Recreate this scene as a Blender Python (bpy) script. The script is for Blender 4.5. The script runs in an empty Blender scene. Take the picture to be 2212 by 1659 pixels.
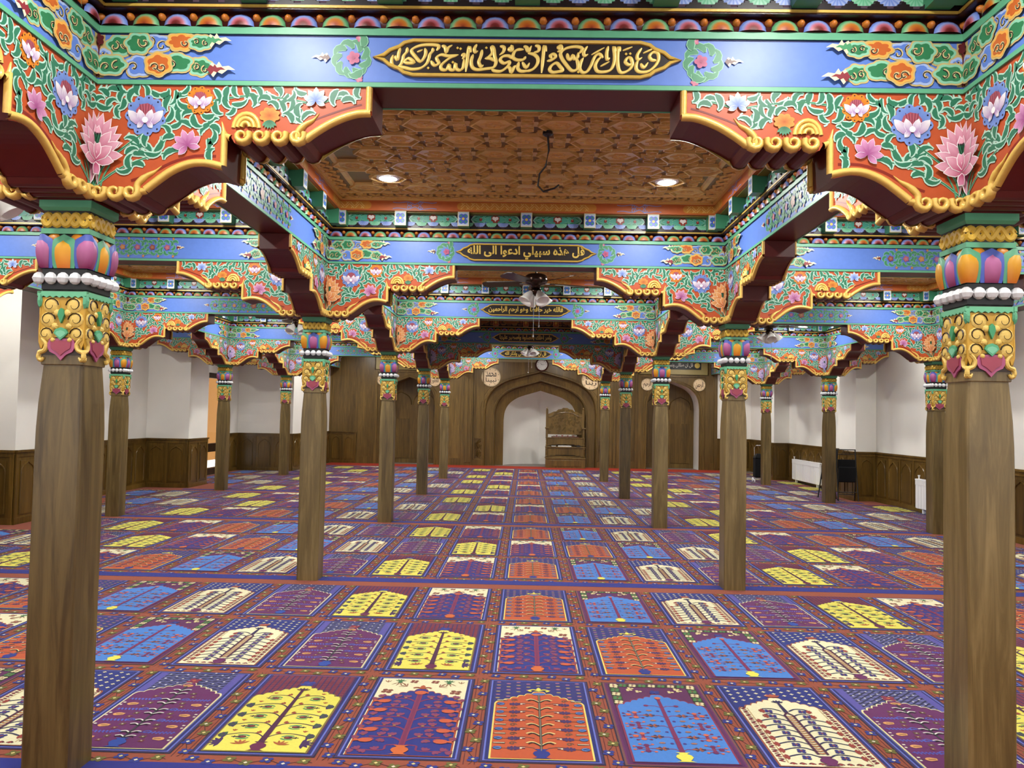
import bpy, math, random
from mathutils import Vector, Matrix
random.seed(7)
PI = math.pi
SC = bpy.context.scene
COL = SC.collection
sin, cos = math.sin, math.cos

# ------------------------------------------------------------------ camera, world, light, exposure
def setup():
    f, pit, yaw, rol, cx, cy, ch = 1680.36, .0409950, .0179615, .0191689, .0226794, -3.352259, 1.553401
    r0 = Vector((cos(yaw), sin(yaw), 0)); fw = Vector((-sin(yaw), cos(yaw), 0)); zz = Vector((0, 0, 1))
    fwd = fw * cos(pit) + zz * sin(pit); up0 = zz * cos(pit) - fw * sin(pit)
    right = r0 * cos(rol) + up0 * sin(rol); up = up0 * cos(rol) - r0 * sin(rol)
    cd = bpy.data.cameras.new('camera'); cam = bpy.data.objects.new('camera', cd); COL.objects.link(cam)
    cd.sensor_width = 36; cd.lens = f / 2212 * 36; cd.clip_start = .02; cd.clip_end = 200
    m = Matrix((right, up, -fwd)).transposed().to_4x4(); m.translation = (cx, cy, ch)
    cam.matrix_world = m
    SC.camera = cam
    w = bpy.data.worlds.new('sky'); SC.world = w; w.use_nodes = True
    bg = w.node_tree.nodes['Background']; bg.inputs[0].default_value = (.96, .97, 1, 1); bg.inputs[1].default_value = 2.5
    vs = SC.view_settings
    vs.view_transform = 'Standard'; vs.look = 'None'; vs.gamma = 1; vs.use_curve_mapping = False
    vs.exposure = 0.0
setup()
LAMP_W = 33.0          # watts of each recessed ceiling lamp

# the recessed lamps: four in every bay, none lit in the bay before the mihrab bay
BX = (-3.9, 0.0, 3.9)
LIT = []
for bx in BX:
    for by in (-1.95, 1.95, 5.85, 9.75, 13.65, 18.1):
        if bx == 0.0 and by == 9.75: continue
        for dx in (-1.15, 1.15):
            for dy in (-1.04, 1.04): LIT.append((bx + dx, by + dy))
for y in (-1.95, 1.95, 5.85, 9.75, 13.65, 18.1): LIT += [(-6.7, y), (6.4, y)]
for (x, y) in LIT:
    ld = bpy.data.lights.new('lamp_light', 'AREA'); ld.shape = 'DISK'; ld.size = .13; ld.energy = LAMP_W * (1.0 if abs(x) < 6 else .8)
    ld.color = (1.0, .985, .93); ld.spread = PI
    lo = bpy.data.objects.new('lamp_light', ld); COL.objects.link(lo); lo.location = (x, y, 3.472)

# ------------------------------------------------------------------ colours and materials
def lin(h, a=1.0):
    h = h.lstrip('#'); o = []
    for i in (0, 2, 4):
        c = int(h[i:i+2], 16) / 255
        o.append(c / 12.92 if c <= .04045 else ((c + .055) / 1.055) ** 2.4)
    return (o[0], o[1], o[2], a)
def mixc(a, b, t): return tuple(a[i] * (1 - t) + b[i] * t for i in range(4))
def C(x): return lin(x) if isinstance(x, str) else x

def mat_base(name, rough=.5, metal=0.0, spec=.5):
    m = bpy.data.materials.new(name); m.use_nodes = True
    b = m.node_tree.nodes['Principled BSDF']
    b.inputs['Roughness'].default_value = rough; b.inputs['Metallic'].default_value = metal
    b.inputs['Specular IOR Level'].default_value = spec
    return m, m.node_tree, b
def mat_vcol(name, rough=.45, metal=0.0, spec=.4, noise=.12, scale=30, bump=0.0, bscale=200, gain=1.0):
    m, nt, b = mat_base(name, rough, metal, spec)
    at = nt.nodes.new('ShaderNodeAttribute'); at.attribute_name = 'Col'
    tc = nt.nodes.new('ShaderNodeTexCoord')
    nz = nt.nodes.new('ShaderNodeTexNoise'); nz.inputs['Scale'].default_value = scale; nz.inputs['Detail'].default_value = 3
    nt.links.new(tc.outputs['Object'], nz.inputs['Vector'])
    mr = nt.nodes.new('ShaderNodeMapRange'); mr.inputs[3].default_value = gain*(1 - noise); mr.inputs[4].default_value = gain*(1 + noise)
    nt.links.new(nz.outputs['Fac'], mr.inputs[0])
    mx = nt.nodes.new('ShaderNodeMix'); mx.data_type = 'RGBA'; mx.blend_type = 'MULTIPLY'; mx.inputs[0].default_value = 1
    nt.links.new(at.outputs['Color'], mx.inputs[6]); nt.links.new(mr.outputs[0], mx.inputs[7])
    nt.links.new(mx.outputs[2], b.inputs['Base Color'])
    if bump:
        n2 = nt.nodes.new('ShaderNodeTexNoise'); n2.inputs['Scale'].default_value = bscale
        nt.links.new(tc.outputs['Object'], n2.inputs['Vector'])
        bp = nt.nodes.new('ShaderNodeBump'); bp.inputs['Strength'].default_value = bump; bp.inputs['Distance'].default_value = .004
        nt.links.new(n2.outputs['Fac'], bp.inputs['Height']); nt.links.new(bp.outputs[0], b.inputs['Normal'])
    return m
def mat_wood(name, c1, c2, c3, rough=.35, stretch=(22, 22, 1.6), grain=.55, bump=.15):
    m, nt, b = mat_base(name, rough, 0, .45)
    tc = nt.nodes.new('ShaderNodeTexCoord'); oi = nt.nodes.new('ShaderNodeObjectInfo')
    mp = nt.nodes.new('ShaderNodeMapping'); mp.inputs['Scale'].default_value = stretch
    ad = nt.nodes.new('ShaderNodeVectorMath'); ad.operation = 'ADD'
    ml = nt.nodes.new('ShaderNodeMath'); ml.operation = 'MULTIPLY'; ml.inputs[1].default_value = 37.0
    nt.links.new(oi.outputs['Random'], ml.inputs[0])
    nt.links.new(tc.outputs['Object'], mp.inputs[0]); nt.links.new(mp.outputs[0], ad.inputs[0]); nt.links.new(ml.outputs[0], ad.inputs[1])
    n1 = nt.nodes.new('ShaderNodeTexNoise'); n1.inputs['Scale'].default_value = 1.0; n1.inputs['Detail'].default_value = 5; n1.inputs['Roughness'].default_value = .65; n1.inputs['Distortion'].default_value = .6
    nt.links.new(ad.outputs[0], n1.inputs['Vector'])
    n2 = nt.nodes.new('ShaderNodeTexNoise'); n2.inputs['Scale'].default_value = .12; n2.inputs['Detail'].default_value = 2
    nt.links.new(ad.outputs[0], n2.inputs['Vector'])
    mm = nt.nodes.new('ShaderNodeMath'); mm.operation = 'MULTIPLY_ADD'; mm.inputs[1].default_value = grain; 
    m2 = nt.nodes.new('ShaderNodeMath'); m2.operation = 'MULTIPLY'; m2.inputs[1].default_value = 1 - grain
    nt.links.new(n2.outputs['Fac'], m2.inputs[0]); nt.links.new(n1.outputs['Fac'], mm.inputs[0]); nt.links.new(m2.outputs[0], mm.inputs[2])
    cr = nt.nodes.new('ShaderNodeValToRGB'); e = cr.color_ramp.elements
    e[0].position = .33; e[0].color = lin(c1); e[1].position = .68; e[1].color = lin(c3)
    k = e.new(.5); k.color = lin(c2)
    nt.links.new(mm.outputs[0], cr.inputs[0]); nt.links.new(cr.outputs[0], b.inputs['Base Color'])
    if bump:
        bp = nt.nodes.new('ShaderNodeBump'); bp.inputs['Strength'].default_value = bump; bp.inputs['Distance'].default_value = .004
        nt.links.new(n1.outputs['Fac'], bp.inputs['Height']); nt.links.new(bp.outputs[0], b.inputs['Normal'])
    return m
def mat_flat(name, c, rough=.5, metal=0, spec=.5, noise=0.0, nscale=4):
    m, nt, b = mat_base(name, rough, metal, spec)
    b.inputs['Base Color'].default_value = lin(c)
    if noise:
        tc = nt.nodes.new('ShaderNodeTexCoord'); nz = nt.nodes.new('ShaderNodeTexNoise'); nz.inputs['Scale'].default_value = nscale; nz.inputs['Detail'].default_value = 4
        nt.links.new(tc.outputs['Object'], nz.inputs['Vector'])
        cr = nt.nodes.new('ShaderNodeValToRGB'); e = cr.color_ramp.elements; k = lin(c)
        e[0].position = .3; e[0].color = tuple(v * (1 - noise) for v in k[:3]) + (1,); e[1].position = .7; e[1].color = tuple(min(1, v * (1 + noise)) for v in k[:3]) + (1,)
        nt.links.new(nz.outputs['Fac'], cr.inputs[0]); nt.links.new(cr.outputs[0], b.inputs['Base Color'])
    return m
def mat_emit(name, c, s):
    m, nt, b = mat_base(name)
    b.inputs['Base Color'].default_value = lin(c); b.inputs['Emission Color'].default_value = lin(c); b.inputs['Emission Strength'].default_value = s
    return m
M = {}
M['paint'] = mat_vcol('painted_wood', .42, 0, .4, .10, 25, gain=.68)
M['carpet'] = mat_vcol('woven_wool', .95, 0, .1, .16, 90, .5, 900, .57)
_b = M['carpet'].node_tree.nodes['Principled BSDF']; _b.inputs['Sheen Weight'].default_value = .12; _b.inputs['Sheen Roughness'].default_value = .45
M['gold'] = mat_vcol('gold_paint', .36, .12, .5, .12, 60, .25, 90, .85)
M['column_wood'] = mat_wood('column_wood', '#3f3119', '#62512e', '#847048', .36)
M['panel_wood'] = mat_wood('panel_wood', '#443315', '#604a22', '#7b6130', .32)
M['wain_wood'] = mat_wood('wainscot_wood', '#42300f', '#5d4519', '#765a25', .3)
M['ceil_wood'] = mat_wood('ceiling_wood', '#b08746', '#cda25c', '#e0bb78', .28, (3, 14, 14), .4, .08)
M['ceil_dark'] = mat_wood('ceiling_ground', '#5a3e16', '#6d4e20', '#7e5e2a', .35, (3, 14, 14), .4, .08)
M['wall'] = mat_flat('white_plaster', '#e9e7e1', .8, 0, .2, .03, 1.6)
M['white'] = mat_flat('white_enamel', '#eeeef0', .35)
M['black'] = mat_flat('black_metal', '#0d0d0f', .4)
M['blackcloth'] = mat_flat('black_cloth', '#101013', .8, 0, .2)
M['bronze'] = mat_flat('bronze_metal', '#3a2a22', .25, .8)
M['steel'] = mat_flat('chrome_metal', '#c8c8c8', .2, .9)
M['shade'] = mat_flat('frosted_glass', '#e9e7e2', .35, 0, .5)
M['lamp'] = mat_emit('lamp_glow', '#fffaf0', 40)
M['redcarpet'] = mat_flat('red_carpet', '#8e3324', .95, 0, .1, .12, 40)
M['darkwood'] = mat_wood('dark_wood', '#20140a', '#2f1e10', '#41301c', .35)
M['medal'] = mat_wood('pale_wood', '#d3b48a', '#dfc49c', '#e8d2ae', .5, (6, 6, 6), .5, 0)
mg, nt, b = mat_base('window_glass', .02); b.inputs['Transmission Weight'].default_value = 1; b.inputs['IOR'].default_value = 1.1; M['glass'] = mg
M['yellowwall'] = mat_flat('yellow_plaster', '#a8701e', .8)

# ------------------------------------------------------------------ mesh building
class MB:
    def __init__(s): s.v = []; s.f = []; s.c = []
    def add(s, vs, fs, col):
        o = len(s.v); s.v += [tuple(p) for p in vs]
        if isinstance(col, list): s.c += [C(x) for x in col]
        else: s.c += [C(col)] * len(vs)
        s.f += [tuple(i + o for i in f) for f in fs]
    def box(s, x0, x1, y0, y1, z0, z1, col='#ffffff', ch=0.0):
        if ch <= 0:
            vs = [(x, y, z) for z in (z0, z1) for y in (y0, y1) for x in (x0, x1)]
            s.add(vs, [(0,2,3,1),(4,5,7,6),(0,1,5,4),(2,6,7,3),(0,4,6,2),(1,3,7,5)], col); return
        c = ch; vs = []; 
        for z, k in ((z0, c), (z0 + c, 0), (z1 - c, 0), (z1, c)):
            a0, a1, b0, b1 = x0 + k, x1 - k, y0 + k, y1 - k
            vs += [(a0, b0, z), (a1, b0, z), (a1, b1, z), (a0, b1, z)]
        fs = [(3,2,1,0), (12,13,14,15)]
        for r in range(3):
            for i in range(4): fs.append((r*4+i, r*4+(i+1) % 4, r*4+4+(i+1) % 4, r*4+4+i))
        s.add(vs, fs, col)
    def prism(s, pts, mapf, t0, t1, col_face, col_side):
        n = len(pts)
        s.add([mapf(u, v, t1) for u, v in pts], [tuple(range(n))], col_face)
        s.add([mapf(u, v, t0) for u, v in pts], [tuple(range(n))[::-1]], col_face)
        a = [mapf(u, v, t0) for u, v in pts] + [mapf(u, v, t1) for u, v in pts]
        s.add(a, [(i, (i+1) % n, n + (i+1) % n, n + i) for i in range(n)], col_side)
    def lathe(s, prof, col, n=16, cx=0, cy=0, caps=True):
        vs = []; fs = []
        for r, z in prof:
            for i in range(n): vs.append((cx + r*cos(2*PI*i/n), cy + r*sin(2*PI*i/n), z))
        for k in range(len(prof) - 1):
            for i in range(n): fs.append((k*n+i, k*n+(i+1) % n, (k+1)*n+(i+1) % n, (k+1)*n+i))
        if caps: fs.append(tuple(range(n))[::-1]); fs.append(tuple(range((len(prof)-1)*n, len(prof)*n)))
        s.add(vs, fs, col)
    def tube(s, pts, r, col, n=6):
        pts = [Vector(p) for p in pts]; vs = []; fs = []
        for i, p in enumerate(pts):
            d = (pts[min(i+1, len(pts)-1)] - pts[max(i-1, 0)]).normalized()
            a = d.orthogonal().normalized() if abs(d.z) > .9 else d.cross(Vector((0, 0, 1))).normalized()
            b2 = d.cross(a); rr = r[i] if isinstance(r, (list, tuple)) else r
            for k in range(n): vs.append(p + a*rr*cos(2*PI*k/n) + b2*rr*sin(2*PI*k/n))
        for i in range(len(pts)-1):
            for k in range(n): fs.append((i*n+k, i*n+(k+1) % n, (i+1)*n+(k+1) % n, (i+1)*n+k))
        fs.append(tuple(range(n))[::-1]); fs.append(tuple(range((len(pts)-1)*n, len(pts)*n)))
        s.add(vs, fs, col)
    def relief(s, path, w, h, col, mapf, closed=False, segs=5, col2=None):
        n = len(path); vs = []; cs = []
        for i, p in enumerate(path):
            a = path[(i-1) % n] if closed or i > 0 else p; c = path[(i+1) % n] if closed or i < n-1 else p
            dx, dy = c[0]-a[0], c[1]-a[1]; L = math.hypot(dx, dy) or 1; nx, ny = -dy/L, dx/L
            ww = (w[i] if isinstance(w, (list, tuple)) else w) / 2
            hh = h * min(1, .3 + ww*2/ (max(w) if isinstance(w, (list, tuple)) else w) * .7)
            for k in range(segs):
                t = PI * k / (segs-1)
                vs.append(mapf(p[0]+nx*ww*cos(t), p[1]+ny*ww*cos(t), hh*sin(t))); cs.append(C(col) if not col2 else mixc(C(col2), C(col), sin(t)))
        fs = []
        for i in range(n if closed else n-1):
            j = (i+1) % n
            for k in range(segs-1): fs.append((i*segs+k, i*segs+k+1, j*segs+k+1, j*segs+k))
        s.add(vs, fs, cs)
    def mesh(s, name, mat, smooth=False):
        me = bpy.data.meshes.new(name); me.from_pydata(s.v, [], s.f)
        at = me.color_attributes.new('Col', 'FLOAT_COLOR', 'POINT')
        flat = [x for c in s.c for x in c]; at.data.foreach_set('color', flat)
        if smooth: me.polygons.foreach_set('use_smooth', [True] * len(me.polygons))
        me.materials.append(M[mat] if isinstance(mat, str) else mat); me.update()
        return me

def place(me, name, parent=None, loc=(0,0,0), rot=(0,0,0), scale=(1,1,1)):
    o = bpy.data.objects.new(name, me); COL.objects.link(o)
    o.location = loc; o.rotation_euler = rot; o.scale = scale
    if parent: o.parent = parent
    return o
def tag(o, label=None, cat=None, group=None, kind=None):
    if label: o['label'] = label
    if cat: o['category'] = cat
    if group: o['group'] = group
    if kind: o['kind'] = kind
    return o
def empty(name, loc, label, cat, group=None, rz=0):
    o = bpy.data.objects.new(name, None); COL.objects.link(o); o.location = loc; o.rotation_euler = (0, 0, rz); o.empty_display_size = .1
    return tag(o, label, cat, group)
def struct(name, mb, mat, parent=None, label=None):
    o = place(mb.mesh(name, mat), name, parent)
    if not parent: o['kind'] = 'structure'
    if label: o['label'] = label
    return o

# ------------------------------------------------------------------ 2D painting: flat shapes laid on a surface in thin coats
COAT = .0008
def sm(pts, n=5, closed=False):
    out = []; N = len(pts); rng = N if closed else N-1
    for i in range(rng):
        p0 = pts[(i-1) % N] if closed or i > 0 else pts[i]; p1 = pts[i]; p2 = pts[(i+1) % N]
        p3 = pts[(i+2) % N] if closed or i+2 < N else p2
        for k in range(n):
            t = k/n
            out.append(tuple(.5*((2*p1[d]) + (-p0[d]+p2[d])*t + (2*p0[d]-5*p1[d]+4*p2[d]-p3[d])*t*t + (-p0[d]+3*p1[d]-3*p2[d]+p3[d])*t**3) for d in range(2)))
    if not closed: out.append(tuple(pts[-1]))
    return out
def spiral(cx, cy, r0, r1, a0, turns, n=14):
    return [(cx + (r0+(r1-r0)*i/n)*cos(a0+turns*2*PI*i/n), cy + (r0+(r1-r0)*i/n)*sin(a0+turns*2*PI*i/n)) for i in range(n+1)]
class P2:
    def __init__(s): s.p = []; s.k = 0; s.wk = 1.0          # polygons: (points, colours, layer)
    def lay(s, l):                              # each stroke gets its own hair-thin coat
        s.k += 1; return l + (s.k % 30)*.03
    def poly(s, pts, col, l): s.p.append((list(pts), [C(col)] * len(pts), s.lay(l)))
    def fan(s, pts, ctr, cc, ec, l):
        cc, ec = C(cc), C(ec); n = len(pts); l = s.lay(l)
        for i in range(n): s.p.append(([ctr, pts[i], pts[(i+1) % n]], [cc, ec, ec], l))
    def strip(s, pts, w, col, l, o=0.0):
        n = len(pts); a = []; b = []
        for i, p in enumerate(pts):
            q, r = pts[max(i-1, 0)], pts[min(i+1, n-1)]; dx, dy = r[0]-q[0], r[1]-q[1]; L = math.hypot(dx, dy) or 1
            ww = (w[i] if isinstance(w, (list, tuple)) else w) / 2 * s.wk + o
            a.append((p[0]-dy/L*ww, p[1]+dx/L*ww)); b.append((p[0]+dy/L*ww, p[1]-dx/L*ww))
        c = C(col); l = s.lay(l)
        for i in range(n-1): s.p.append(([a[i], a[i+1], b[i+1], b[i]], [c]*4, l))
    def disc(s, x, y, r, col, l, n=8, ry=None, cc=None):
        pts = [(x + r*cos(2*PI*i/n), y + (ry or r)*sin(2*PI*i/n)) for i in range(n)]
        if cc: s.fan(pts, (x, y), cc, col, l)
        else: s.poly(pts, col, l)
    def rect(s, x0, x1, y0, y1, col, l): s.poly([(x0, y0), (x1, y0), (x1, y1), (x0, y1)], col, l)
    def petal(s, x, y, a, L, W, cb, ct, l, out=None, ow=.003):
        def shp(k):
            pr = [(0, 0), (.25, .38), (.55, .5), (.8, .33), (1, 0)]
            LL, WW = L + k, W + 2*k
            up = [(t*LL, h*WW) for t, h in pr]; pts = up + [(t*LL, -h*WW) for t, h in pr[-2:0:-1]]
            return [(x + u*cos(a) - v*sin(a), y + u*sin(a) + v*cos(a)) for u, v in pts]
        if out: s.poly(shp(ow), out, l)
        pts = shp(0); b = (x + .05*L*cos(a), y + .05*L*sin(a)); cb, ct = C(cb), C(ct)
        n = len(pts); l = s.lay(l)
        def cc(p):
            t = ((p[0]-x)*cos(a) + (p[1]-y)*sin(a)) / L; return mixc(cb, ct, max(0, min(1, t))**1.7)
        for i in range(n): s.p.append(([b, pts[i], pts[(i+1) % n]], [cb, cc(pts[i]), cc(pts[(i+1) % n])], l + (1 if out else 0)))
    def leaf(s, x, y, a, L, W, curl, l, fill='#2f8a5c', out='#b4e2cd', ow=.0035):
        pts = []; ws = []; X, Y, A = x, y, a
        for i in range(7):
            t = i/6; pts.append((X, Y)); ws.append(W * (.25, .8, 1.05, .95, .7, .38, .03)[i])
            X += L/6*cos(A); Y += L/6*sin(A); A += curl/6*(1+t)
        s.strip(pts, ws, out, l, ow); s.strip(pts, ws, fill, l+1)
        return X, Y
    def scallop(s, x, y, r, n, col, l, dep=.16, cc=None, ry=1.0, a0=0):
        pts = []
        for i in range(n*4):
            t = 2*PI*i/(n*4); rr = r*(1 - dep + dep*abs(sin(n*t/2)))
            pts.append((x + rr*cos(t+a0), y + rr*ry*sin(t+a0)))
        s.fan(pts, (x, y), cc or col, col, l)
    def merge(s, o, du=0, dv=0, mir=False, dl=0, sc=1):
        for pts, c, l in o.p: s.p.append(([((-1 if mir else 1)*u*sc + du, v*sc + dv) for u, v in pts], c, l + dl))
    def clip(s, u0, sgn=1):
        out = []
        for pts, cs, l in s.p:
            if all(sgn*(p[0]-u0) >= 0 for p in pts): out.append((pts, cs, l)); continue
            q = []; qc = []; n = len(pts)
            for i in range(n):
                a, b = pts[i], pts[(i+1) % n]; ia, ib = sgn*(a[0]-u0) >= 0, sgn*(b[0]-u0) >= 0
                if ia: q.append(a); qc.append(cs[i])
                if ia != ib:
                    t = (u0-a[0])/(b[0]-a[0]); q.append((u0, a[1]+(b[1]-a[1])*t)); qc.append(mixc(cs[i], cs[(i+1) % n], t))
            if len(q) >= 3: out.append((q, qc, l))
        s.p = out; return s
    def to(s, mb, mapf, coat=COAT):
        for pts, cs, l in s.p:
            mb.add([mapf(u, v, coat*(l+1)) for u, v in pts], [tuple(range(len(pts)))], cs)
        return mb

# ------------------------------------------------------------------ Arabic lettering
AR = {}
def _t():
    two = {'ا': 0xFE8D, 'أ': 0xFE83, 'إ': 0xFE87, 'ة': 0xFE93, 'د': 0xFEA9, 'ذ': 0xFEAB, 'ر': 0xFEAD, 'ز': 0xFEAF, 'و': 0xFEED, 'ى': 0xFEEF}
    four = {'ب': 0xFE8F, 'ت': 0xFE95, 'ث': 0xFE99, 'ج': 0xFE9D, 'ح': 0xFEA1, 'خ': 0xFEA5, 'س': 0xFEB1, 'ش': 0xFEB5, 'ص': 0xFEB9, 'ض': 0xFEBD, 'ط': 0xFEC1, 'ظ': 0xFEC5, 'ع': 0xFEC9, 'غ': 0xFECD, 'ف': 0xFED1, 'ق': 0xFED5, 'ك': 0xFED9, 'ل': 0xFEDD, 'م': 0xFEE1, 'ن': 0xFEE5, 'ه': 0xFEE9, 'ي': 0xFEF1}
    for k, v in two.items(): AR[k] = (v, 2)
    for k, v in four.items(): AR[k] = (v, 4)
_t()
def shape_ar(t):
    out = []
    for i, ch in enumerate(t):
        if ch not in AR: out.append(ch); continue
        b, n = AR[ch]
        pj = i > 0 and t[i-1] in AR and AR[t[i-1]][1] == 4
        nj = n == 4 and i+1 < len(t) and t[i+1] in AR
        if n == 2: out.append(chr(b + (1 if pj else 0)))
        else: out.append(chr(b + (3 if pj and nj else 1 if pj else 2 if nj else 0)))
    return ''.join(out[::-1])
def text_mesh(body, name, mat, w, h, thick=.004, bold=.012):
    cu = bpy.data.curves.new(name, 'FONT'); cu.body = body; cu.offset = bold; cu.resolution_u = 3
    o = bpy.data.objects.new(name, cu); COL.objects.link(o)
    dg = bpy.context.evaluated_depsgraph_get(); dg.update()
    me = bpy.data.meshes.new_from_object(o.evaluated_get(dg)); bpy.data.objects.remove(o); bpy.data.curves.remove(cu)
    xs = [v.co.x for v in me.vertices]; ys = [v.co.y for v in me.vertices]
    sx, sy = w/(max(xs)-min(xs)), h/(max(ys)-min(ys)); mx, my = (max(xs)+min(xs))/2, (max(ys)+min(ys))/2
    for v in me.vertices: v.co = ((v.co.x-mx)*sx, (v.co.y-my)*sy, 0)
    mb = MB(); n = len(me.vertices); P = [tuple(v.co) for v in me.vertices]
    fs = [tuple(p.vertices) for p in me.polygons]
    ec = {}
    for f in fs:
        for i in range(len(f)):
            e = (f[i], f[(i+1) % len(f)]); k = tuple(sorted(e)); ec[k] = None if k in ec else e
    vs = [(x, 0, y) for x, y, z in P] + [(x, -thick, y) for x, y, z in P]
    allf = [tuple(i+n for i in f) for f in fs] + [(e[0], e[1], e[1]+n, e[0]+n) for e in ec.values() if e]
    mb.add(vs, allf, '#d9b957' if mat == 'gold' else '#f4f0e2' if mat == 'paint' else '#3a2010')
    bpy.data.meshes.remove(me)
    return mb.mesh(name, 'paint' if mat == 'dark' else mat)

# ------------------------------------------------------------------ carpet: woven prayer-mat panels
RUST, NAVY, PURP, YEL, CREAM, ORNG, BLUE = '#9c4a31', '#222c86', '#6a1d63', '#f3e860', '#f6efc4', '#c8562a', '#4584d8'
def arch_line():
    """scalloped arch from shoulder to apex on the right side: list of points (u, v)"""
    pts = []; n = 6; base = [(.232 - .232*t, .69 + .165*t + .03*sin(PI*t)*.5 + (.02*max(0, t-.8)/.2)) for t in [i/n for i in range(n+1)]]
    for i in range(n):
        a, b = base[i], base[i+1]
        for k in range(5):
            t = k/5; bul = .016*sin(PI*t)
            pts.append((a[0]+(b[0]-a[0])*t + bul*.4, a[1]+(b[1]-a[1])*t + bul))
    pts.append(base[-1]); return pts
ARCH = arch_line()
NICHE = [(-.232, .03), (.232, .03)] + ARCH + [(-u, v) for u, v in ARCH[::-1][1:]]
def flower4(p, u, v, r, col, ctr, l):
    r *= 1.22
    for k in range(4): p.disc(u + r*.8*cos(k*PI/2+.6), v + r*.8*sin(k*PI/2+.6), r*.62, col, l, 5)
    p.disc(u, v, r*.42, ctr, l+1, 4)
def sprig(p, u, v, a, L, col, l, n=5, w=.006):
    L *= 1.2
    for k in range(n):
        b = a + (k-(n-1)/2)*.55
        p.strip([(u, v), (u+L*cos(b)*.6, v+L*sin(b)*.6), (u+L*cos(b), v+L*sin(b))], [w*.6, w*1.5, w*.4], col, l)
def vase(p, col, l, s=1.0, edge=None):
    pr = [(.035, .035), (.02, .045), (.03, .06), (.04, .08), (.034, .10), (.016, .115), (.034, .13)]
    pts = [(u*s, v) for u, v in pr] + [(-u*s, v) for u, v in pr[::-1]]
    p.poly([(.045*s, .032)] + pts[:1] + pts[1:] + [(-.045*s, .032)], col, l)
def mat_base_p(field, spand, line, frame=True):
    p = P2()
    p.rect(-.285, .285, -.006, 1.082, '#241838', 0); p.rect(-.278, .278, .001, 1.075, '#7a4a4a' if not frame else '#3c2a66', 1)
    p.rect(-.267, .267, .011, 1.065, '#6f7ad6' if frame else '#6a1d63', 2); p.rect(-.259, .259, .018, 1.058, '#1c2272' if frame else '#5a1a58', 3)
    p.rect(-.246, .246, .028, 1.048, spand, 4)
    big = [(u*1.035, .03+(v-.03)*1.012) for u, v in NICHE]; big[0] = (-.241, .024); big[1] = (.241, .024)
    p.poly(big, line, 6); p.poly(NICHE, field, 7)
    # gutters: running vine of small flowers on the rust ground
    for (x0, y0, x1, y1, n) in ((.325, -.03, .325, 1.10, 11), (-.29, -.06, .29, -.06, 7)):
        vine = []
        for i in range(n*4+1):
            t = i/(n*4); s = .016*sin(t*n*PI); vine.append((x0+(x1-x0)*t + (s if y1 != y0 else 0), y0+(y1-y0)*t + (s if y1 == y0 else 0)))
        p.strip(vine, .0035, '#3a1c22', 0)
        for i in range(n):
            t = (i+.5)/n; s = .016*(1 if i % 2 == 0 else -1)
            u, v = (x0+s, y0+(y1-y0)*t) if x0 == x1 else (x0+(x1-x0)*t, y0+s)
            flower4(p, u, v, .019, '#27348e' if (i//2) % 2 == 0 else '#6f6a2c', '#f2ead0' if i % 2 else '#ecd98a', 1)
    for e in (-.3, .3): p.strip([(e, -.03), (e, 1.10)], .003, '#5a1c2c', 0)
    p.wk = 1.55
    return p
def both(fn):
    for s in (-1, 1): fn(s)
def mat_orange():
    p = mat_base_p(ORNG, '#2a2a78', '#f3df74')
    for i in range(9):
        for j in range(7):
            u, v = -.225 + i*.056, 1.03 - j*.05 - (.025 if i % 2 else 0)
            if v > .72 + (.235-abs(u))*.72 + .03: p.disc(u, v, .014, '#a8905a' if j % 2 else '#b0708a', 5, 6, .009)
    p.petal(0, .885, PI/2, .06, .025, YEL, YEL, 8); both(lambda s: p.strip(sm([(0, .893), (.03*s, .91), (.055*s, .895), (.04*s, .88)]), [.008]*16, YEL, 8))
    p.strip([(0, .11), (0, .84)], .008, '#54463a', 9); p.strip([(0, .11), (0, .84)], .003, '#8a7c68', 10)
    p.disc(0, .84, .04, '#5a7cc0', 9, 8, .018); vase(p, '#1f2f8c', 9)
    for r in range(6):
        v = .19 + r*.11
        def f(s, v=v, r=r):
            p.strip(sm([(0, v-.02), (.04*s, v+.02), (.07*s, v+.005)]), .006, '#f0dc90', 9); p.strip(sm([(0, v-.03), (.035*s, v+.008), (.06*s, v-.008)]), .005, '#20181c', 10)
            k = .1 if v > .68 else .2
            p.strip(sm([(.03*s, v-.05), (.09*s, v-.035), (.15*s, v-.055), (k*s, v-.055)]), .004, '#5a4038', 8)
            p.rect(min(.075*s, .1*s), max(.075*s, .1*s), v-.06, v-.045, '#f0e6cc', 9); p.rect(min(.075*s, .09*s), max(.075*s, .09*s), v-.06, v-.05, '#7a2238', 10)
            for q in range(8): 
                a = q*PI/4+.4; p.strip([(.13*s, v-.055), (.13*s+.03*cos(a), v-.055+.022*sin(a))], [.004, .009], '#4a2a62', 9)
            p.strip(spiral(.135*s, v, .018, .004, 0, 1.2), .004, '#6a5040', 9)
            if v < .75:
                p.disc(.205*s, v-.055, .023, '#3c3a5a', 9, 8, .02); p.disc(.205*s, v-.055, .02, '#5f8cd0', 10, 8, .017)
                for q in (-1, 0, 1): p.strip([(.19*s, v-.055), (.222*s, v-.055+q*.012)], .002, '#2a3a80', 11)
                p.strip([(.17*s, v), (.228*s, v)], [.012, .006], '#4a4438', 9); p.strip([(.172*s, v), (.225*s, v)], .004, '#e8dcc0', 10)
        both(f)
    return p
def pomegranate(p, u, v, s, col, l, k=1.0):
    k *= 1.3
    p.disc(u, v, .027*k, col, l, 9, .019*k); p.poly([(u+.022*s*k, v+.006), (u+.045*s*k, v+.013*k), (u+.04*s*k, v), (u+.045*s*k, v-.013*k), (u+.022*s*k, v-.006)], col, l)
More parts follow.
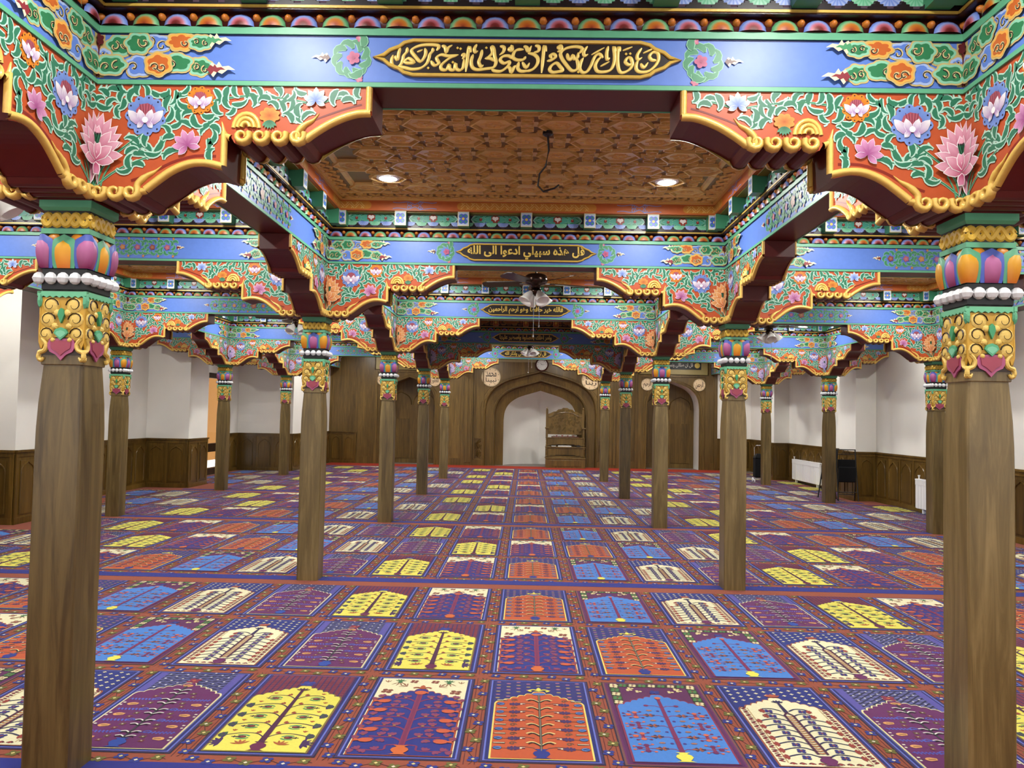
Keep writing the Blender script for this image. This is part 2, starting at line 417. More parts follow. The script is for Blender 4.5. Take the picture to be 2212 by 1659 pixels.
def mat_navy():
    p = mat_base_p('#1f2a86', CREAM, '#b4502c'); p.wk = 1.15
    def sp(s):
        flower4(p, .19*s, .84, .022, '#8a4a38', '#c8907a', 5); sprig(p, .14*s, 1.0, PI/2, .03, '#4a7a4a', 5); p.disc(.14*s, .985, .014, '#3a7a50', 6)
        sprig(p, .14*s, .985, -PI/2, .05, '#9a5a3a', 5, 4, .004); flower4(p, .06*s, 1.0, .016, '#8a3a32', '#d8b090', 5); sprig(p, .09*s, .92, PI/2-s*.9, .04, '#9a4a3a', 5, 4, .004); sprig(p, .21*s, .98, PI/2, .03, '#9a5a3a', 5, 3, .004)
        p.strip([(.21*s-.012, .76), (.21*s+.012, .785)], .004, '#a05a3a', 5); p.strip([(.21*s+.012, .76), (.21*s-.012, .785)], .004, '#a05a3a', 5)
    both(sp)
    p.petal(0, .88, PI/2, .06, .03, '#b85530', '#b85530', 8); both(lambda s: p.strip(sm([(0, .885), (.03*s, .905), (.05*s, .89)]), .01, '#b85530', 8))
    p.strip([(0, .12), (0, .80)], .026, '#8a2c58', 9); p.strip([(0, .12), (0, .80)], .014, '#7a1f52', 10); vase(p, '#d96a2e', 11, 1.05)
    p.disc(0, .815, .034, '#d2603a', 11, 9, .03); pomegranate(p, .0, .815, 1, '#d2603a', 11, .8)
    both(lambda s: [p.strip(sm([(.02*s, .14), (.07*s, .13), (.075*s, .085), (.12*s, .075), (.2*s, .08)]), .009, '#83275a', 8)] + [sprig(p, u*s, w, a if s > 0 else PI-a, .03, '#8c3a62', 9, 3, .012) for u, w, a in ((.11, .08, 1.2), (.16, .078, -1.0), (.19, .082, .9), (.21, .07, -.3))])
    for r in range(5):
        v = .17 + r*.125
        def f(s, v=v):
            p.strip(sm([(0, v), (.05*s, v+.05), (.12*s, v+.055), (.17*s if v < .65 else .13*s, v+.06)]), .011, '#83275a', 8)
            if v > .68:
                pomegranate(p, .12*s, v+.075, s, '#cf5c38', 11, .9); return
            pomegranate(p, .178*s, v+.01, s, '#cf5c38', 11, 1.0)
            for (u, w, a) in ((.06, .07, 1.4), (.11, .075, 1.3), (.10, .028, -1.2), (.19, .078, .9), (.215, .05, -.4), (.15, .04, -1.0)):
                aa = a if s > 0 else PI-a
                sprig(p, u*s, v+w, aa, .03, '#8c3a62', 9, 3, .014); p.disc(u*s+.01*s, v+w-.006, .009, '#a07a4a' if u < .09 else '#96503f', 10, 6)
        both(f)
    return p
def mat_yellow():
    p = mat_base_p(YEL, '#5c2350', '#8a7a3a')
    for i in range(24):
        v = .72 + i*.0145; p.strip([(-.245, v), (.245, v)], .004, '#a8424e', 5)
    for i in range(16): p.strip([(-.24+i*.032, .70), (-.24+i*.032, 1.046)], .005, '#3e2560', 6)
    p.poly([(u*1.0, v) for u, v in NICHE], YEL, 8)
    p.disc(0, .905, .05, '#5a2a6a', 7, 8, .03); flower4(p, 0, .915, .026, '#2f3a96', '#4a4aa0', 8)
    p.strip([(0, .12), (0, .82)], [.02, .010], '#4c1240', 11); vase(p, '#6a1648', 11, .95)
    sprig(p, 0, .8, PI/2, .035, '#5a3a34', 11, 5)
    for r in range(5):
        v = .17 + r*.125
        def f(s, v=v, r=r):
            e = .19 if v < .6 else .15
            p.strip(sm([(0, v), (.05*s, v+.05), (.12*s, v+.055), (e*s, v+.03)]), .005, '#3a1440', 9)
            if v < .66:
                for q in range(6): 
                    a = (q-2.5)*.5; aa = a if s > 0 else PI-a
                    p.strip([(e*s, v+.03), (e*s+.04*cos(aa), v+.03+.032*sin(aa))], [.004, .012], ['#43205a', '#3c5a40'][q % 2], 9)
            u, w = .11*s, v+.01
            p.disc(u, w, .022, '#4a1a34', 10, 8, .014); p.disc(u-.004*s, w, .012, '#9a3a3a', 11, 6, .009)
            p.strip([(u+.02*s, w), (u+.05*s, w)], [.008, .004], '#2c2038', 9); p.strip([(u+.036*s, w-.01), (u+.036*s, w+.01)], .004, '#2c2038', 9)
            for q in (1, -1): p.strip(sm([(u-.035*s, w+.008*q), (u-.01*s, w+.022*q), (u+.025*s, w+.018*q)]), [.003]+[.007]*9+[.003], '#4c9a62', 9)
            sprig(p, .035*s, v+.06, (.5 if s > 0 else PI-.5), .022, '#a0442e', 9, 3); sprig(p, (e-.02)*s, v+.075, PI/2, .018, '#b4532e', 9, 3, .004)
            if r == 0: sprig(p, .09*s, v-.07, PI/2-s*.3, .04, '#b4602e', 9, 5); sprig(p, .19*s, v-.05, (0 if s > 0 else PI), .045, '#43205a', 9, 6, .008)
        both(f)
    return p
def mat_purple():
    p = mat_base_p('#66195f', '#6a6aa8', '#f2e8b0')
    p.rect(-.245, -.2, .70, 1.047, '#5a52a8', 5); p.rect(.2, .245, .70, 1.047, '#5a52a8', 5)
    for i in range(-10, 22):
        a = -.2+i*.04
        for sgn in (1,):
            x0, x1 = max(-.2, a), min(.2, a+.17*2)
            if x1 > x0: p.strip([(x0, .70+(x0-a)), (x1, .70+(x1-a))], .007, '#23244e', 5)
    for i in range(9): p.strip([(-.2, .72+i*.04), (.2, .72+i*.04)], .006, '#2c2c58', 5)
    for i in range(8):
        for j in range(4): p.disc(-.18+i*.05, 1.02-j*.07+(.035 if i % 2 else 0), .008, '#e8e6f0', 6, 4)
    p.poly([(u*1.035, .03+(v-.03)*1.012) for u, v in NICHE], '#f2e8b0', 7); p.poly(NICHE, '#66195f', 8)
    flower4(p, 0, .915, .026, '#8a2a48', '#c0603c', 8)
    p.strip([(0, .12), (0, .82)], .007, '#34363c', 11); vase(p, '#2348a8', 11)
    def fanf(u, v, s, k=1.0):
        pts = [(u-.024*s*k, v-.008)] + [(u + .03*k*cos(a)*s, v+.02*k*sin(a)) for a in [x*.4-1.2 for x in range(8)]] + [(u-.028*s*k, v+.012)]
        p.poly(pts, '#e8a468', 10); p.strip([(u-.02*s, v), (u+.015*s, v)], .005, '#8a6a3a', 11)
    fanf(0, .83, 1)
    for r in range(5):
        v = .13 + r*.14
        def f(s, v=v, r=r):
            if v < .68:
                fanf(.165*s, v, s)
                p.rect(min(.21*s, .224*s), max(.21*s, .224*s), v+.012, v+.024, '#eee4d4', 10); p.rect(min(.215*s, .227*s), max(.215*s, .227*s), v-.02, v-.008, '#eee4d4', 10)
                p.strip([(.165*s, v), (.215*s, v)], .003, '#5a4438', 9)
            w = v+.07
            if w < .75:
                p.strip([(.02*s, w), (.22*s, w)], .004, '#4a48a8', 9)
                for q in range(7): p.strip([(.09*s+q*.018*s, w-.013), (.098*s+q*.018*s, w+.013)], .005, '#5560c8', 9)
                p.strip(spiral(.075*s, w+.005, .02, .005, 0, 1.1), .005, '#4c58b8', 9)
            for dy in (0, .05):
                p.strip(sm([(0, v+dy+.01), (.025*s, v+dy+.032), (.05*s, v+dy+.026)]), .005, '#f0ece4', 11); p.strip(sm([(0, v+dy), (.022*s, v+dy+.018), (.045*s, v+dy+.01)]), .004, '#141018', 12)
            flower4(p, .085*s, v+.02, .011, '#6a4a38', '#d8d0c0', 10); flower4(p, .10*s, v-.025, .010, '#7a3a3a', '#d0c8b0', 10)
        both(f)
    return p
def mat_cream():
    p = mat_base_p(CREAM, '#1c2a80', '#a0563c')
    for i in range(10):
        for j in range(6):
            u, v = -.225+i*.05, 1.03-j*.055-(.027 if i % 2 else 0)
            if v > .72+(.235-abs(u))*.72+.03: p.rect(u-.011, u+.011, v-.004, v+.004, '#efe4b8', 5); p.rect(u-.004, u+.004, v-.011, v+.011, '#efe4b8', 5)
    sprig(p, 0, .89, PI/2, .04, '#b4563c', 8, 5, .009)
    both(lambda s: p.strip([(.19*s, .06), (.19*s, .72)], .004, '#c8a878', 8))
    for i in range(14):
        v = .07+i*.048
        def f(s, v=v, i=i):
            p.strip(sm([(.20*s, v), (.222*s, v+.012), (.20*s, v+.026), (.222*s, v+.036)]), .006, '#6a1c2c', 8); p.disc(.212*s, v+.006, .007, '#a03038', 9, 5)
        both(f)
    for i in range(9): 
        u = -.17+i*.0425; p.strip(sm([(u-.015, .05), (u, .062), (u+.015, .048)]), .006, '#6a1c2c', 8); p.disc(u, .05, .008, '#a83a38', 9, 5)
    both(lambda s: p.strip([(.022*s, .15), (.022*s, .62), (0, .66)], .008, '#4c1540', 11)); p.strip([(0, .66), (0, .80)], [.016, .008], '#2a1850', 11)
    for i in range(18): v = .16+i*.026; p.strip([(-.018, v+.008), (0, v), (.018, v+.008)], .007, '#c08050', 10)
    vase(p, '#6a1c5c', 12, 1.0); sprig(p, 0, .8, PI/2, .03, '#221a50', 11, 5)
    for r in range(9):
        v = .12+r*.07
        def f(s, v=v, r=r):
            if v > .74: return
            e = .165 if v < .6 else .11
            p.strip(sm([(.02*s, v), (.06*s, v+.032), (.11*s, v+.03), (e*s, v+.005)]), .006, '#232252', 9)
            flower4(p, .088*s, v-.004, .015, '#2c2c80', '#a04848', 10); sprig(p, e*s, v, (0 if s > 0 else PI), .026, '#9a3a32', 9, 5, .006)
        both(f)
    return p
def mat_blue():
    p = mat_base_p(BLUE, '#5e1a56', '#6a1c58', False)
    for s in (-1, 1):
        a, b2 = (.19, .246) if s > 0 else (-.246, -.19)
        p.rect(a, b2, .72, 1.047, '#3a3426', 5)
        for i in range(5): flower4(p, (a+b2)/2, .76+i*.062, .017, '#efe2ae' if i % 2 == 0 else '#4a8a4a', '#8a2a38', 6)
        for k in range(3): 
            cx, cy = .09*s+(.05*s if k == 1 else .02*s*k), .96+(0, .02, .045)[k]-.03
            for q in range(3): p.disc(cx+.012*cos(q*2.1), cy+.010*sin(q*2.1), .010, '#e9d69a', 6, 6)
    p.rect(-.246, .246, 1.0, 1.047, '#3a3426', 5)
    for i in range(9): flower4(p, -.22+i*.055, 1.024, .015, '#efe2ae' if i % 2 == 0 else '#4a8a4a', '#8a2a38', 6)
    p.poly([(u*1.04, .03+(v-.03)*1.014) for u, v in NICHE], '#8a2a50', 7); p.poly(NICHE, BLUE, 8)
    flower4(p, 0, .915, .02, '#26308a', '#3a44a0', 8)
    p.strip([(0, .12), (0, .82)], [.016, .011], '#7c2058', 11); vase(p, '#f3ea5a', 12); p.disc(0, .82, .018, '#d86a48', 12)
    for r in range(5):
        v = .15+r*.135
        def f(s, v=v, r=r):
            w = v+.02; e = .155 if v < .65 else .07
            p.strip([(0, v-.01), (.03*s, w), (e*s, w)], .004, '#8a3a6a', 9)
            if v > .65: p.disc(.08*s, w, .014, '#7a2058', 10); return
            c1, c2 = ('#d6684c', '#6e1f5c') if r % 2 else ('#6e1f5c', '#d6684c')
            p.strip([(.155*s, w-.03), (.155*s, w+.035)], .011, '#84284e', 9)
            for (du, dv, rr) in ((0, .035, .014), (0, -.03, .015), (.035, .005, .015)): p.disc(.155*s+du*s, w+dv, rr, c1, 10, 7)
            for (du, dv) in ((.03, .045), (.06, .02), (.06, -.015), (.03, -.04), (-.03, .045), (-.035, -.035)): p.strip([(.155*s, w+dv*.5), (.155*s+du*s, w+dv)], .003, '#8a3a6a', 9); p.disc(.155*s+du*s, w+dv, .009, c2, 10, 5)
            for q in range(6): a = q*PI/3; p.strip([(.085*s, w), (.085*s+.03*cos(a), w+.02*sin(a))], [.004, .011], ['#3a2a52', '#a8583c'][q % 2], 10)
            p.disc(.075*s, w+.065, .017, '#a8705c', 10, 6, .010); p.disc(.03*s, w+.06, .010, '#4a2a80', 10, 5)
        both(f)
    return p
def to_floor(p):
    mb = MB(); p.to(mb, lambda u, v, t: (u, v, t), .0007); return mb
MATS = [('orange', mat_orange), ('blue', mat_blue), ('cream', mat_cream), ('purple', mat_purple), ('yellow', mat_yellow), ('navy', mat_navy)]
MATM = [to_floor(fn()).mesh('prayer_mat_' + n, 'carpet') for n, fn in MATS]

# ------------------------------------------------------------------ room shell
S = 3.9
XL = (-5.85, -1.95, 1.95, 5.85)
YR = (0.0, 3.9, 7.8, 11.7, 15.6)
WL, WR, WB, WF = -7.5, 6.95, -3.92, 20.7
ZC = 3.52
ORD = {1: 'first', 2: 'second', 3: 'third', 4: 'fourth', 5: 'fifth'}
LINE = {0: 'outer row on the glazed-door side', 1: 'inner row on the glazed-door side', 2: 'inner row on the radiator side', 3: 'outer row on the radiator side'}
mb = MB(); mb.box(WL-.3, WR+.3, WB-.3, 23, -.12, 0, '#8a8078'); struct('floor', mb, 'paint')
mb = MB(); mb.box(WL-.3, WR+.3, WB-.2, WB, 0, .85); mb.box(WL-.3, WR+.3, WB-.2, WB, 2.55, ZC+.3)
WIN = [(-5.3, -2.5), (-1.4, 1.4), (2.5, 5.3)]
for a, b in [(WL-.3, -5.3), (-2.5, -1.4), (1.4, 2.5), (5.3, WR+.3)]: mb.box(a, b, WB-.2, WB, .85, 2.55)
struct('wall_back', mb, 'wall')
for i, (a, b) in enumerate(WIN):
    w = place(None, 'window_%d' % (i+1), None, ((a+b)/2, WB-.1, 1.7)); w['kind'] = 'structure'; w['label'] = 'wide window in the back wall'
    h = (b-a)/2; mb = MB()
    for x in (-h, -.03, h-.06): mb.box(x, x+.06, -.04, .04, -.85, .85)
    mb.box(-h, h, -.04, .04, -.85, -.79); mb.box(-h, h, -.04, .04, .79, .85); place(mb.mesh('window_frame', 'darkwood'), 'window_frame', w)
    ld = bpy.data.lights.new('window_portal', 'AREA'); ld.shape = 'RECTANGLE'; ld.size = b-a; ld.size_y = 1.7; ld.cycles.is_portal = True
    lo = bpy.data.objects.new('window_portal', ld); COL.objects.link(lo); lo.location = ((a+b)/2, WB-.15, 1.7); lo.rotation_euler = (PI/2, 0, PI)
mb = MB(); mb.box(WR, WR+.2, WB, 23, 0, ZC+.3); struct('wall_right', mb, 'wall')
mb = MB(); mb.box(WL-.2, WL, WB, 13.7, 0, ZC+.3); mb.box(WL-.2, WL, 16.15, 23, 0, ZC+.3); mb.box(WL-.2, WL, 13.7, 16.15, 2.45, ZC+.3); struct('wall_left', mb, 'wall')
mb = MB(); mb.box(5.9, WR+.2, WF, WF+.2, 0, ZC+.3); mb.box(WL-.2, -6.1, WF, WF+.2, 0, ZC+.3); mb.box(WL-.2, WR+.2, 22.6, 22.8, 0, ZC+.3); struct('wall_far', mb, 'wall')
mb = MB(); mb.box(WL-.2, WR+.2, WB-.2, 23, ZC+.14, ZC+.3); struct('ceiling', mb, 'wall')
def strip_ceiling(x0, x1, y0, y1):
    mb = MB(); mb.box(x0, x1, y0, y1, ZC, ZC+.1); o = struct('ceiling', mb, 'ceil_wood')
strip_ceiling(WL, -5.85, WB, WF); strip_ceiling(5.85, WR, WB, WF); strip_ceiling(-5.85, 5.85, 15.6, WF)
# piers standing out from the side walls
PIERS = [(WL, -6.65, 6.75, 7.65), (WL, -6.65, 12.0, 12.9), (WL, -6.05, 16.9, 20.69), (6.55, WR, 6.75, 7.65), (6.55, WR, 12.15, 12.95), (6.55, WR, 17.2, 18.1), (WL, -6.65, 1.6, 2.5), (6.55, WR, 1.6, 2.5)]
for i, (a, b, c, d) in enumerate(PIERS):
    mb = MB(); mb.box(a, b, c, d, 0, ZC); o = struct('wall_pier', mb, 'wall')
# wainscot: rails and stiles with one raised panel after another
def wain_panel_mesh(w, h):
    mb = MB(); mb.box(-w/2, w/2, -.012, 0, 0, h, ch=0)
    mb.box(-w/2+.04, w/2-.04, -.022, -.012, .04, h-.05)
    r = w/2-.055; z = h-.06-r*1.15
    ar = [(-r, .06), (-r, z)] + [(-r*cos(t*PI/2/5) , z + r*.95*sin(t*PI/2/5)) for t in range(1, 5)] + [(0, z+r*1.12)]
    ar = ar + [(-u, v) for u, v in ar[::-1][1:]]
    mb.relief(ar, .022, .014, '#ffffff', lambda u, v, t: (u, -.022-t, v), segs=4)
    return mb.mesh('wainscot_panel', 'wain_wood')
WPM = {}
NW = [0]
def wainscot(x0, y0, x1, y1, label, h=.97):
    """run along a wall from (x0,y0) to (x1,y1); the face looks to the right-hand normal (dy,-dx)"""
    L = math.hypot(x1-x0, y1-y0); a = math.atan2(y1-y0, x1-x0)
    n = max(1, round(L/.48)); w = (L-.05*(n+1))/n
    mb = MB(); mb.box(0, L, -.03, 0, 0, .09); mb.box(0, L, -.025, 0, h-.08, h-.02); mb.box(-.01, L+.01, -.045, 0, h-.02, h+.01)
    for i in range(n+1): mb.box(i*(w+.05), i*(w+.05)+.05, -.025, 0, .09, h-.08)
    mb.box(0, L, -.004, 0, .05, h-.05)
    NW[0] += 1; o = place(mb.mesh('wainscot', 'wain_wood'), 'trim_%d' % NW[0], None, (x0, y0, 0), (0, 0, a)); tag(o, label, None, None, 'structure')
    key = round(w, 3)
    if key not in WPM: WPM[key] = wain_panel_mesh(w, h-.17)
    for i in range(n): place(WPM[key], 'panel', o, (.05+i*(w+.05)+w/2, -.003, .09))
# left side: along +y the right-hand normal points to +x ; right side: along -y it points to -x
lw = [WB, 1.6, 2.5, 6.75, 7.65, 12.0, 12.9, 13.62]
bays = [(WB, 1.6, 'beside the back wall on the glazed-door side'), (2.5, 6.75, 'between the two rear piers, glazed-door side'), (7.65, 12.0, 'between the two middle piers, glazed-door side'), (12.9, 13.62, 'short run between pier and glazed door'), (16.23, 16.9, 'short run beyond the glazed door')]
for a, b, t in bays: wainscot(WL, a, WL, b, 'dark wood wainscot with arched panels, ' + t)
for k, (a, b, c, d) in enumerate(PIERS):
    nm = {0: 'white pier third from the mihrab, glazed-door side', 1: 'white pier nearest the glazed door', 2: 'broad white pier in the corner by the mihrab wall', 3: 'white pier nearest side of the second radiator', 4: 'white pier with the folded chairs', 5: 'white pier behind the trolley bag', 6: 'rearmost pier on the glazed-door side', 7: 'rearmost pier on the radiator side'}[k]
    if a == WL:
        wainscot(a, c, b, c, 'arched-panel wainscot, rear face of ' + nm)
        wainscot(b, c, b, d, 'arched-panel wainscot, inner face of ' + nm)
    else:
        wainscot(a, c, b, c, 'arched-panel wainscot, rear face of ' + nm)
        wainscot(a, d, a, c, 'arched-panel wainscot, inner face of ' + nm)
for a, b, t in [(1.6, WB, 'beside the back wall, radiator side'), (6.75, 2.5, 'between the two rear piers, radiator side'), (12.15, 7.65, 'behind the second radiator'), (17.2, 12.95, 'behind the first radiator'), (WF, 18.1, 'between trolley-bag pier and mihrab wall')]:
    wainscot(WR, a, WR, b, 'dark wood wainscot with arched panels, ' + t)
wainscot(5.92, WF, WR, WF, 'arched-panel wainscot on the mihrab wall beside the radiator side')

# ------------------------------------------------------------------ carpets
def blocked(x, y):
    for a, b, c, d in PIERS:
        if x+.27 > a-.03 and x-.27 < b+.03 and y+1.08 > c-.03 and y < d+.03: return True
    return False
roll_m = None
for k in range(-1, 5):
    y0 = k*S
    mb = MB(); mb.box(-6.6 if k < 4 else -6.0, 6.5, .001, S-.001, 0, .012, RUST)
    if k == 4: mb.box(-6.6, -6.0, .001, 1.24, 0, .012, RUST)
    for (xa, xb, left) in ((WL+.05, -6.6, True), (6.5, WR-.05, False)):
        cuts = sorted((c-y0, d-y0) for a, b, c, d in PIERS if (a == WL) == left); ys = .001
        for c, d in cuts + [(S+.05, 99)]:
            if d < 0 or (c > S+.051): continue
            if min(c-.05, S-.001) > ys: mb.box(xa, xb, ys, min(c-.05, S-.001), 0, .012, RUST)
            ys = max(ys, d+.05)
    for z in (0.0, S-.085): mb.add([(-6.6, z, .0132), (6.5, z, .0132), (6.5, z+.085, .0132), (-6.6, z+.085, .0132)], [(0, 1, 2, 3)], '#1a2288')
    t = {-1: 'rearmost patterned carpet strip where the viewer stands', 0: 'patterned carpet strip, fifth from the mihrab wall', 1: 'patterned carpet strip, fourth from the mihrab wall', 2: 'patterned carpet strip, third from the mihrab wall', 3: 'patterned carpet strip, second from the mihrab wall', 4: 'patterned carpet strip nearest the red runner'}[k]
    r = place(mb.mesh('carpet_strip', 'carpet'), 'carpet', None, (0, y0, 0)); tag(r, t, 'carpet', 'patterned carpet strips')
    if k < 0: continue
    for row in range(3):
        vy = .175 + row*1.19
        for c in range(-11, 11):
            x = .125 + c*.65
            if x-.285 < WL+.03 or x+.285 > WR-.03 or blocked(x, y0+vy): continue
            i = (c - (1 if row == 1 else 0)) % 6
            place(MATM[i], MATS[i][0] + '_mat_panel', r, (x, vy, .0128))
mb = MB(); mb.box(-5.95, 6.5, 19.502, WF-.06, 0, .012); o = place(mb.mesh('red_carpet', 'redcarpet'), 'carpet_runner'); tag(o, 'plain brick-red carpet runner along the foot of the mihrab wall', 'carpet')

# ------------------------------------------------------------------ columns
GOLD, GOLDD = '#e6c366', '#b08038'
def dome_on(mb, u, v, r, h, col, mapf, n=10, ry=None):
    vs = []; fs = []; cs = []
    for k, q in enumerate((1, .8, .45, 0)):
        for i in range(n if q else 1):
            t = 2*PI*i/n; vs.append(mapf(u+r*q*cos(t), v+(ry or r)*q*sin(t), h*math.sqrt(max(0, 1-q*q))))
    for k in range(2):
        for i in range(n): fs.append((k*n+i, k*n+(i+1) % n, (k+1)*n+(i+1) % n, (k+1)*n+i))
    for i in range(n): fs.append((2*n+i, 2*n+(i+1) % n, 3*n))
    mb.add(vs, fs, col)
def slab(mb, pts, h, col, mapf, side=None):
    mb.prism(pts, mapf, 0, h, col, side or col)
def shaft_mesh():
    mb = MB(); pr = [(0, .0975), (.6, .0985), (1.3, .0985), (1.45, .0975), (1.56, .094), (1.66, .088), (1.735, .083)]
    vs = []; fs = []; c = .007
    for z, h in pr: vs += [(h-c, -h, z), (h, -h+c, z), (h, h-c, z), (h-c, h, z), (-h+c, h, z), (-h, h-c, z), (-h, -h+c, z), (-h+c, -h, z)]
    for k in range(len(pr)-1):
        for i in range(8): fs.append((k*8+i, k*8+(i+1) % 8, k*8+8+(i+1) % 8, k*8+8+i))
    fs.append(tuple(range(8))[::-1]); fs.append(tuple(range(len(vs)-8, len(vs))))
    mb.add(vs, fs, '#ffffff'); return mb.mesh('shaft', 'column_wood')
def carving_mesh():
    mb = MB(); F = .092
    def mf(u, v, t): return (u, -F-t, v)
    def mir(pts, s): return [(u*s, v) for u, v in pts]
    slab(mb, [(-.098, 1.85), (.098, 1.85), (.1, 2.02), (-.1, 2.02)], .0045, '#c89a34', mf)
    for s in (-1, 1):
        slab(mb, mir([(.02, 2.0), (.05, 2.02), (.09, 2.02), (.1, 1.99), (.098, 1.93), (.1, 1.88), (.098, 1.83), (.085, 1.80), (.07, 1.84), (.04, 1.86), (.03, 1.90), (.035, 1.95)], s), .006, '#d0a030', mf)
        for (u, v, r) in ((.050, 1.986, .040), (.060, 1.925, .038), (.066, 1.864, .034)):
            dome_on(mb, u*s, v, r, .015, GOLD, mf)
            sp = spiral(u*s, v, r*.86, r*.25, (PI if s > 0 else 0), (1.0 if s < 0 else -1.0), 12)
            mb.relief(sp, .006, .005, '#2a160c', lambda a, b2, t: mf(a, b2, .0105+t), segs=3)
        for (u, v, r) in ((.022, 1.953, .019), (.030, 1.897, .017), (.036, 1.838, .013)): dome_on(mb, u*s, v, r, .016, GOLD, mf, 7)
        mb.relief(sm(mir([(.085, 1.845), (.066, 1.82), (.072, 1.795), (.092, 1.785), (.098, 1.765), (.085, 1.752), (.076, 1.765)], s), 3), [.02]*10+[.017]*6+[.012, .01, .008], .014, GOLD, mf)
        dome_on(mb, .098*s, 2.005, .013, .017, '#5fae84', mf, 7, .035)
    slab(mb, [(-.108, 2.045), (.108, 2.045)] + [(.108-.027*i-(.0135), 2.018) if j == 0 else (.108-.027*(i+1), 2.026) for i in range(8) for j in (0, 1)], .012, '#6cbb90', mf)
    def leafp(cy, w, h, col, t): slab(mb, [(0, cy-h), (w*.55, cy-h*.5), (w, cy), (w*.75, cy+h*.5), (0, cy+h*.8), (-w*.75, cy+h*.5), (-w, cy), (-w*.55, cy-h*.5)], t, col, mf)
    leafp(1.945, .014, .036, '#3f9a68', .018); leafp(1.868, .030, .03, '#56ab7e', .015); leafp(1.865, .022, .018, '#7cc6a0', .016)
    slab(mb, [(0, 1.752), (.022, 1.776), (.048, 1.788), (.062, 1.812), (.05, 1.845), (-.05, 1.845), (-.062, 1.812), (-.048, 1.788), (-.022, 1.776)], .007, '#b0567e', mf)
    slab(mb, [(0, 1.772), (.02, 1.79), (.04, 1.802), (.045, 1.835), (-.045, 1.835), (-.04, 1.802), (-.02, 1.79)], .011, '#a04256', mf)
    return mb.mesh('carved_face', 'paint', False)
def petal_mesh(corner, cout, cin, cin2, small=False):
    mb = MB(); c = .09; z0, H = (2.144, .145) if not small else (2.235, .062)
    W = (.056 if not corner else .05) if not small else .026
    def wf(t): return .80+.20*sin(PI*min(1, t*.9)) if t < .72 else (.98*(1-((t-.72)/.28)**2.2*.98))
    def P(sv, t, k, off):
        u = sv*W*wf(t)*k; o = .004 + .024*sin(PI*(.12+.72*t))*(1-.2*sv*sv) + off + (.004 if t > .95 else 0) + (-.012 if small else 0)
        if not corner: return (u, -(c+o), z0+t*H)
        if abs(sv) < .01: return (c+o*.85, -(c+o*.85), z0+t*H)
        return (c+u, -(c+o), z0+t*H) if sv < 0 else (c+o, -c+u, z0+t*H)
    for (k, tm, off, ca, cb) in ((1, 1, 0, cout, cout), (.62, .80, .003, cin2, cin)):
        R, Q = 8, 5; vs = []; cs = []; fs = []
        for i in range(R):
            t = i/(R-1)
            for j in range(Q):
                tt = t*tm; sv = -1+2*j/(Q-1)
                kk = k * (1 if k == 1 else wf(t)/wf(tt))
                vs.append(P(sv, tt, kk, off)); cs.append(mixc(C(ca), C(cb), t**.8))
        for i in range(R-1):
            for j in range(Q-1): fs.append((i*Q+j, i*Q+j+1, (i+1)*Q+j+1, (i+1)*Q+j))
        mb.add(vs, fs, cs)
        if small: break
    return mb.mesh('lotus_petal', 'paint', True)
def bead_mesh():
    mb = MB(); mb.lathe([(.008, -.025), (.019, -.017), (.0265, 0), (.019, .017), (.008, .025)], '#e8eaee', 9); return mb.mesh('bead', 'paint')
def guilloche_mesh():
    mb = MB(); mf = lambda u, v, t: (u, -.098-t, v)
    for ph, hh in ((0, .008), (PI, .010)):
        mb.relief([(-.1+.2*i/40, 2.352+.021*sin(ph+i/40*2*PI*2.5)) for i in range(41)], .028, hh, '#dfb63f', mf, segs=4)
    return mb.mesh('guilloche', 'paint')
def capital_core():
    mb = MB(); mb.box(-.092, .092, -.092, .092, 1.775, 2.05, '#33200f'); mb.box(-.096, .096, -.096, .096, 2.05, 2.146, '#17181c', .004)
    mb.box(-.09, .09, -.09, .09, 2.146, 2.292, '#1d1a20'); mb.box(-.104, .104, -.104, .104, 2.292, 2.314, '#66b48c'); mb.box(-.098, .098, -.098, .098, 2.314, 2.392, '#191513')
    a, b = .1, .112
    vs = [(-a, -a, 2.392), (a, -a, 2.392), (a, a, 2.392), (-a, a, 2.392), (-b, -b, 2.405), (b, -b, 2.405), (b, b, 2.405), (-b, b, 2.405), (-b, -b, 2.4345), (b, -b, 2.4345), (b, b, 2.4345), (-b, b, 2.4345)]
    fs = [(3, 2, 1, 0), (8, 9, 10, 11)] + [(r*4+i, r*4+(i+1) % 4, r*4+4+(i+1) % 4, r*4+4+i) for r in (0, 1) for i in range(4)]
    mb.add(vs, fs, '#5cae84'); return mb.mesh('capital_block', 'paint')
def collar_mesh():
    mb = MB(); mb.box(-.089, .089, -.089, .089, 1.733, 1.78, ch=.003); return mb.mesh('collar', 'column_wood')
CM = dict(shaft=shaft_mesh(), carve=carving_mesh(), bead=bead_mesh(), guil=guilloche_mesh(), core=capital_core(), collar=collar_mesh(),
          fA=petal_mesh(False, '#5166c4', '#d07ab4', '#7a1448'), fB=petal_mesh(False, '#5fae86', '#f0b526', '#cf6a1c'),
          cA=petal_mesh(True, '#5166c4', '#d07ab4', '#7a1448'), cB=petal_mesh(True, '#5fae86', '#f0b526', '#cf6a1c'), tip=petal_mesh(False, '#d98a22', '#d98a22', '#d98a22', True))
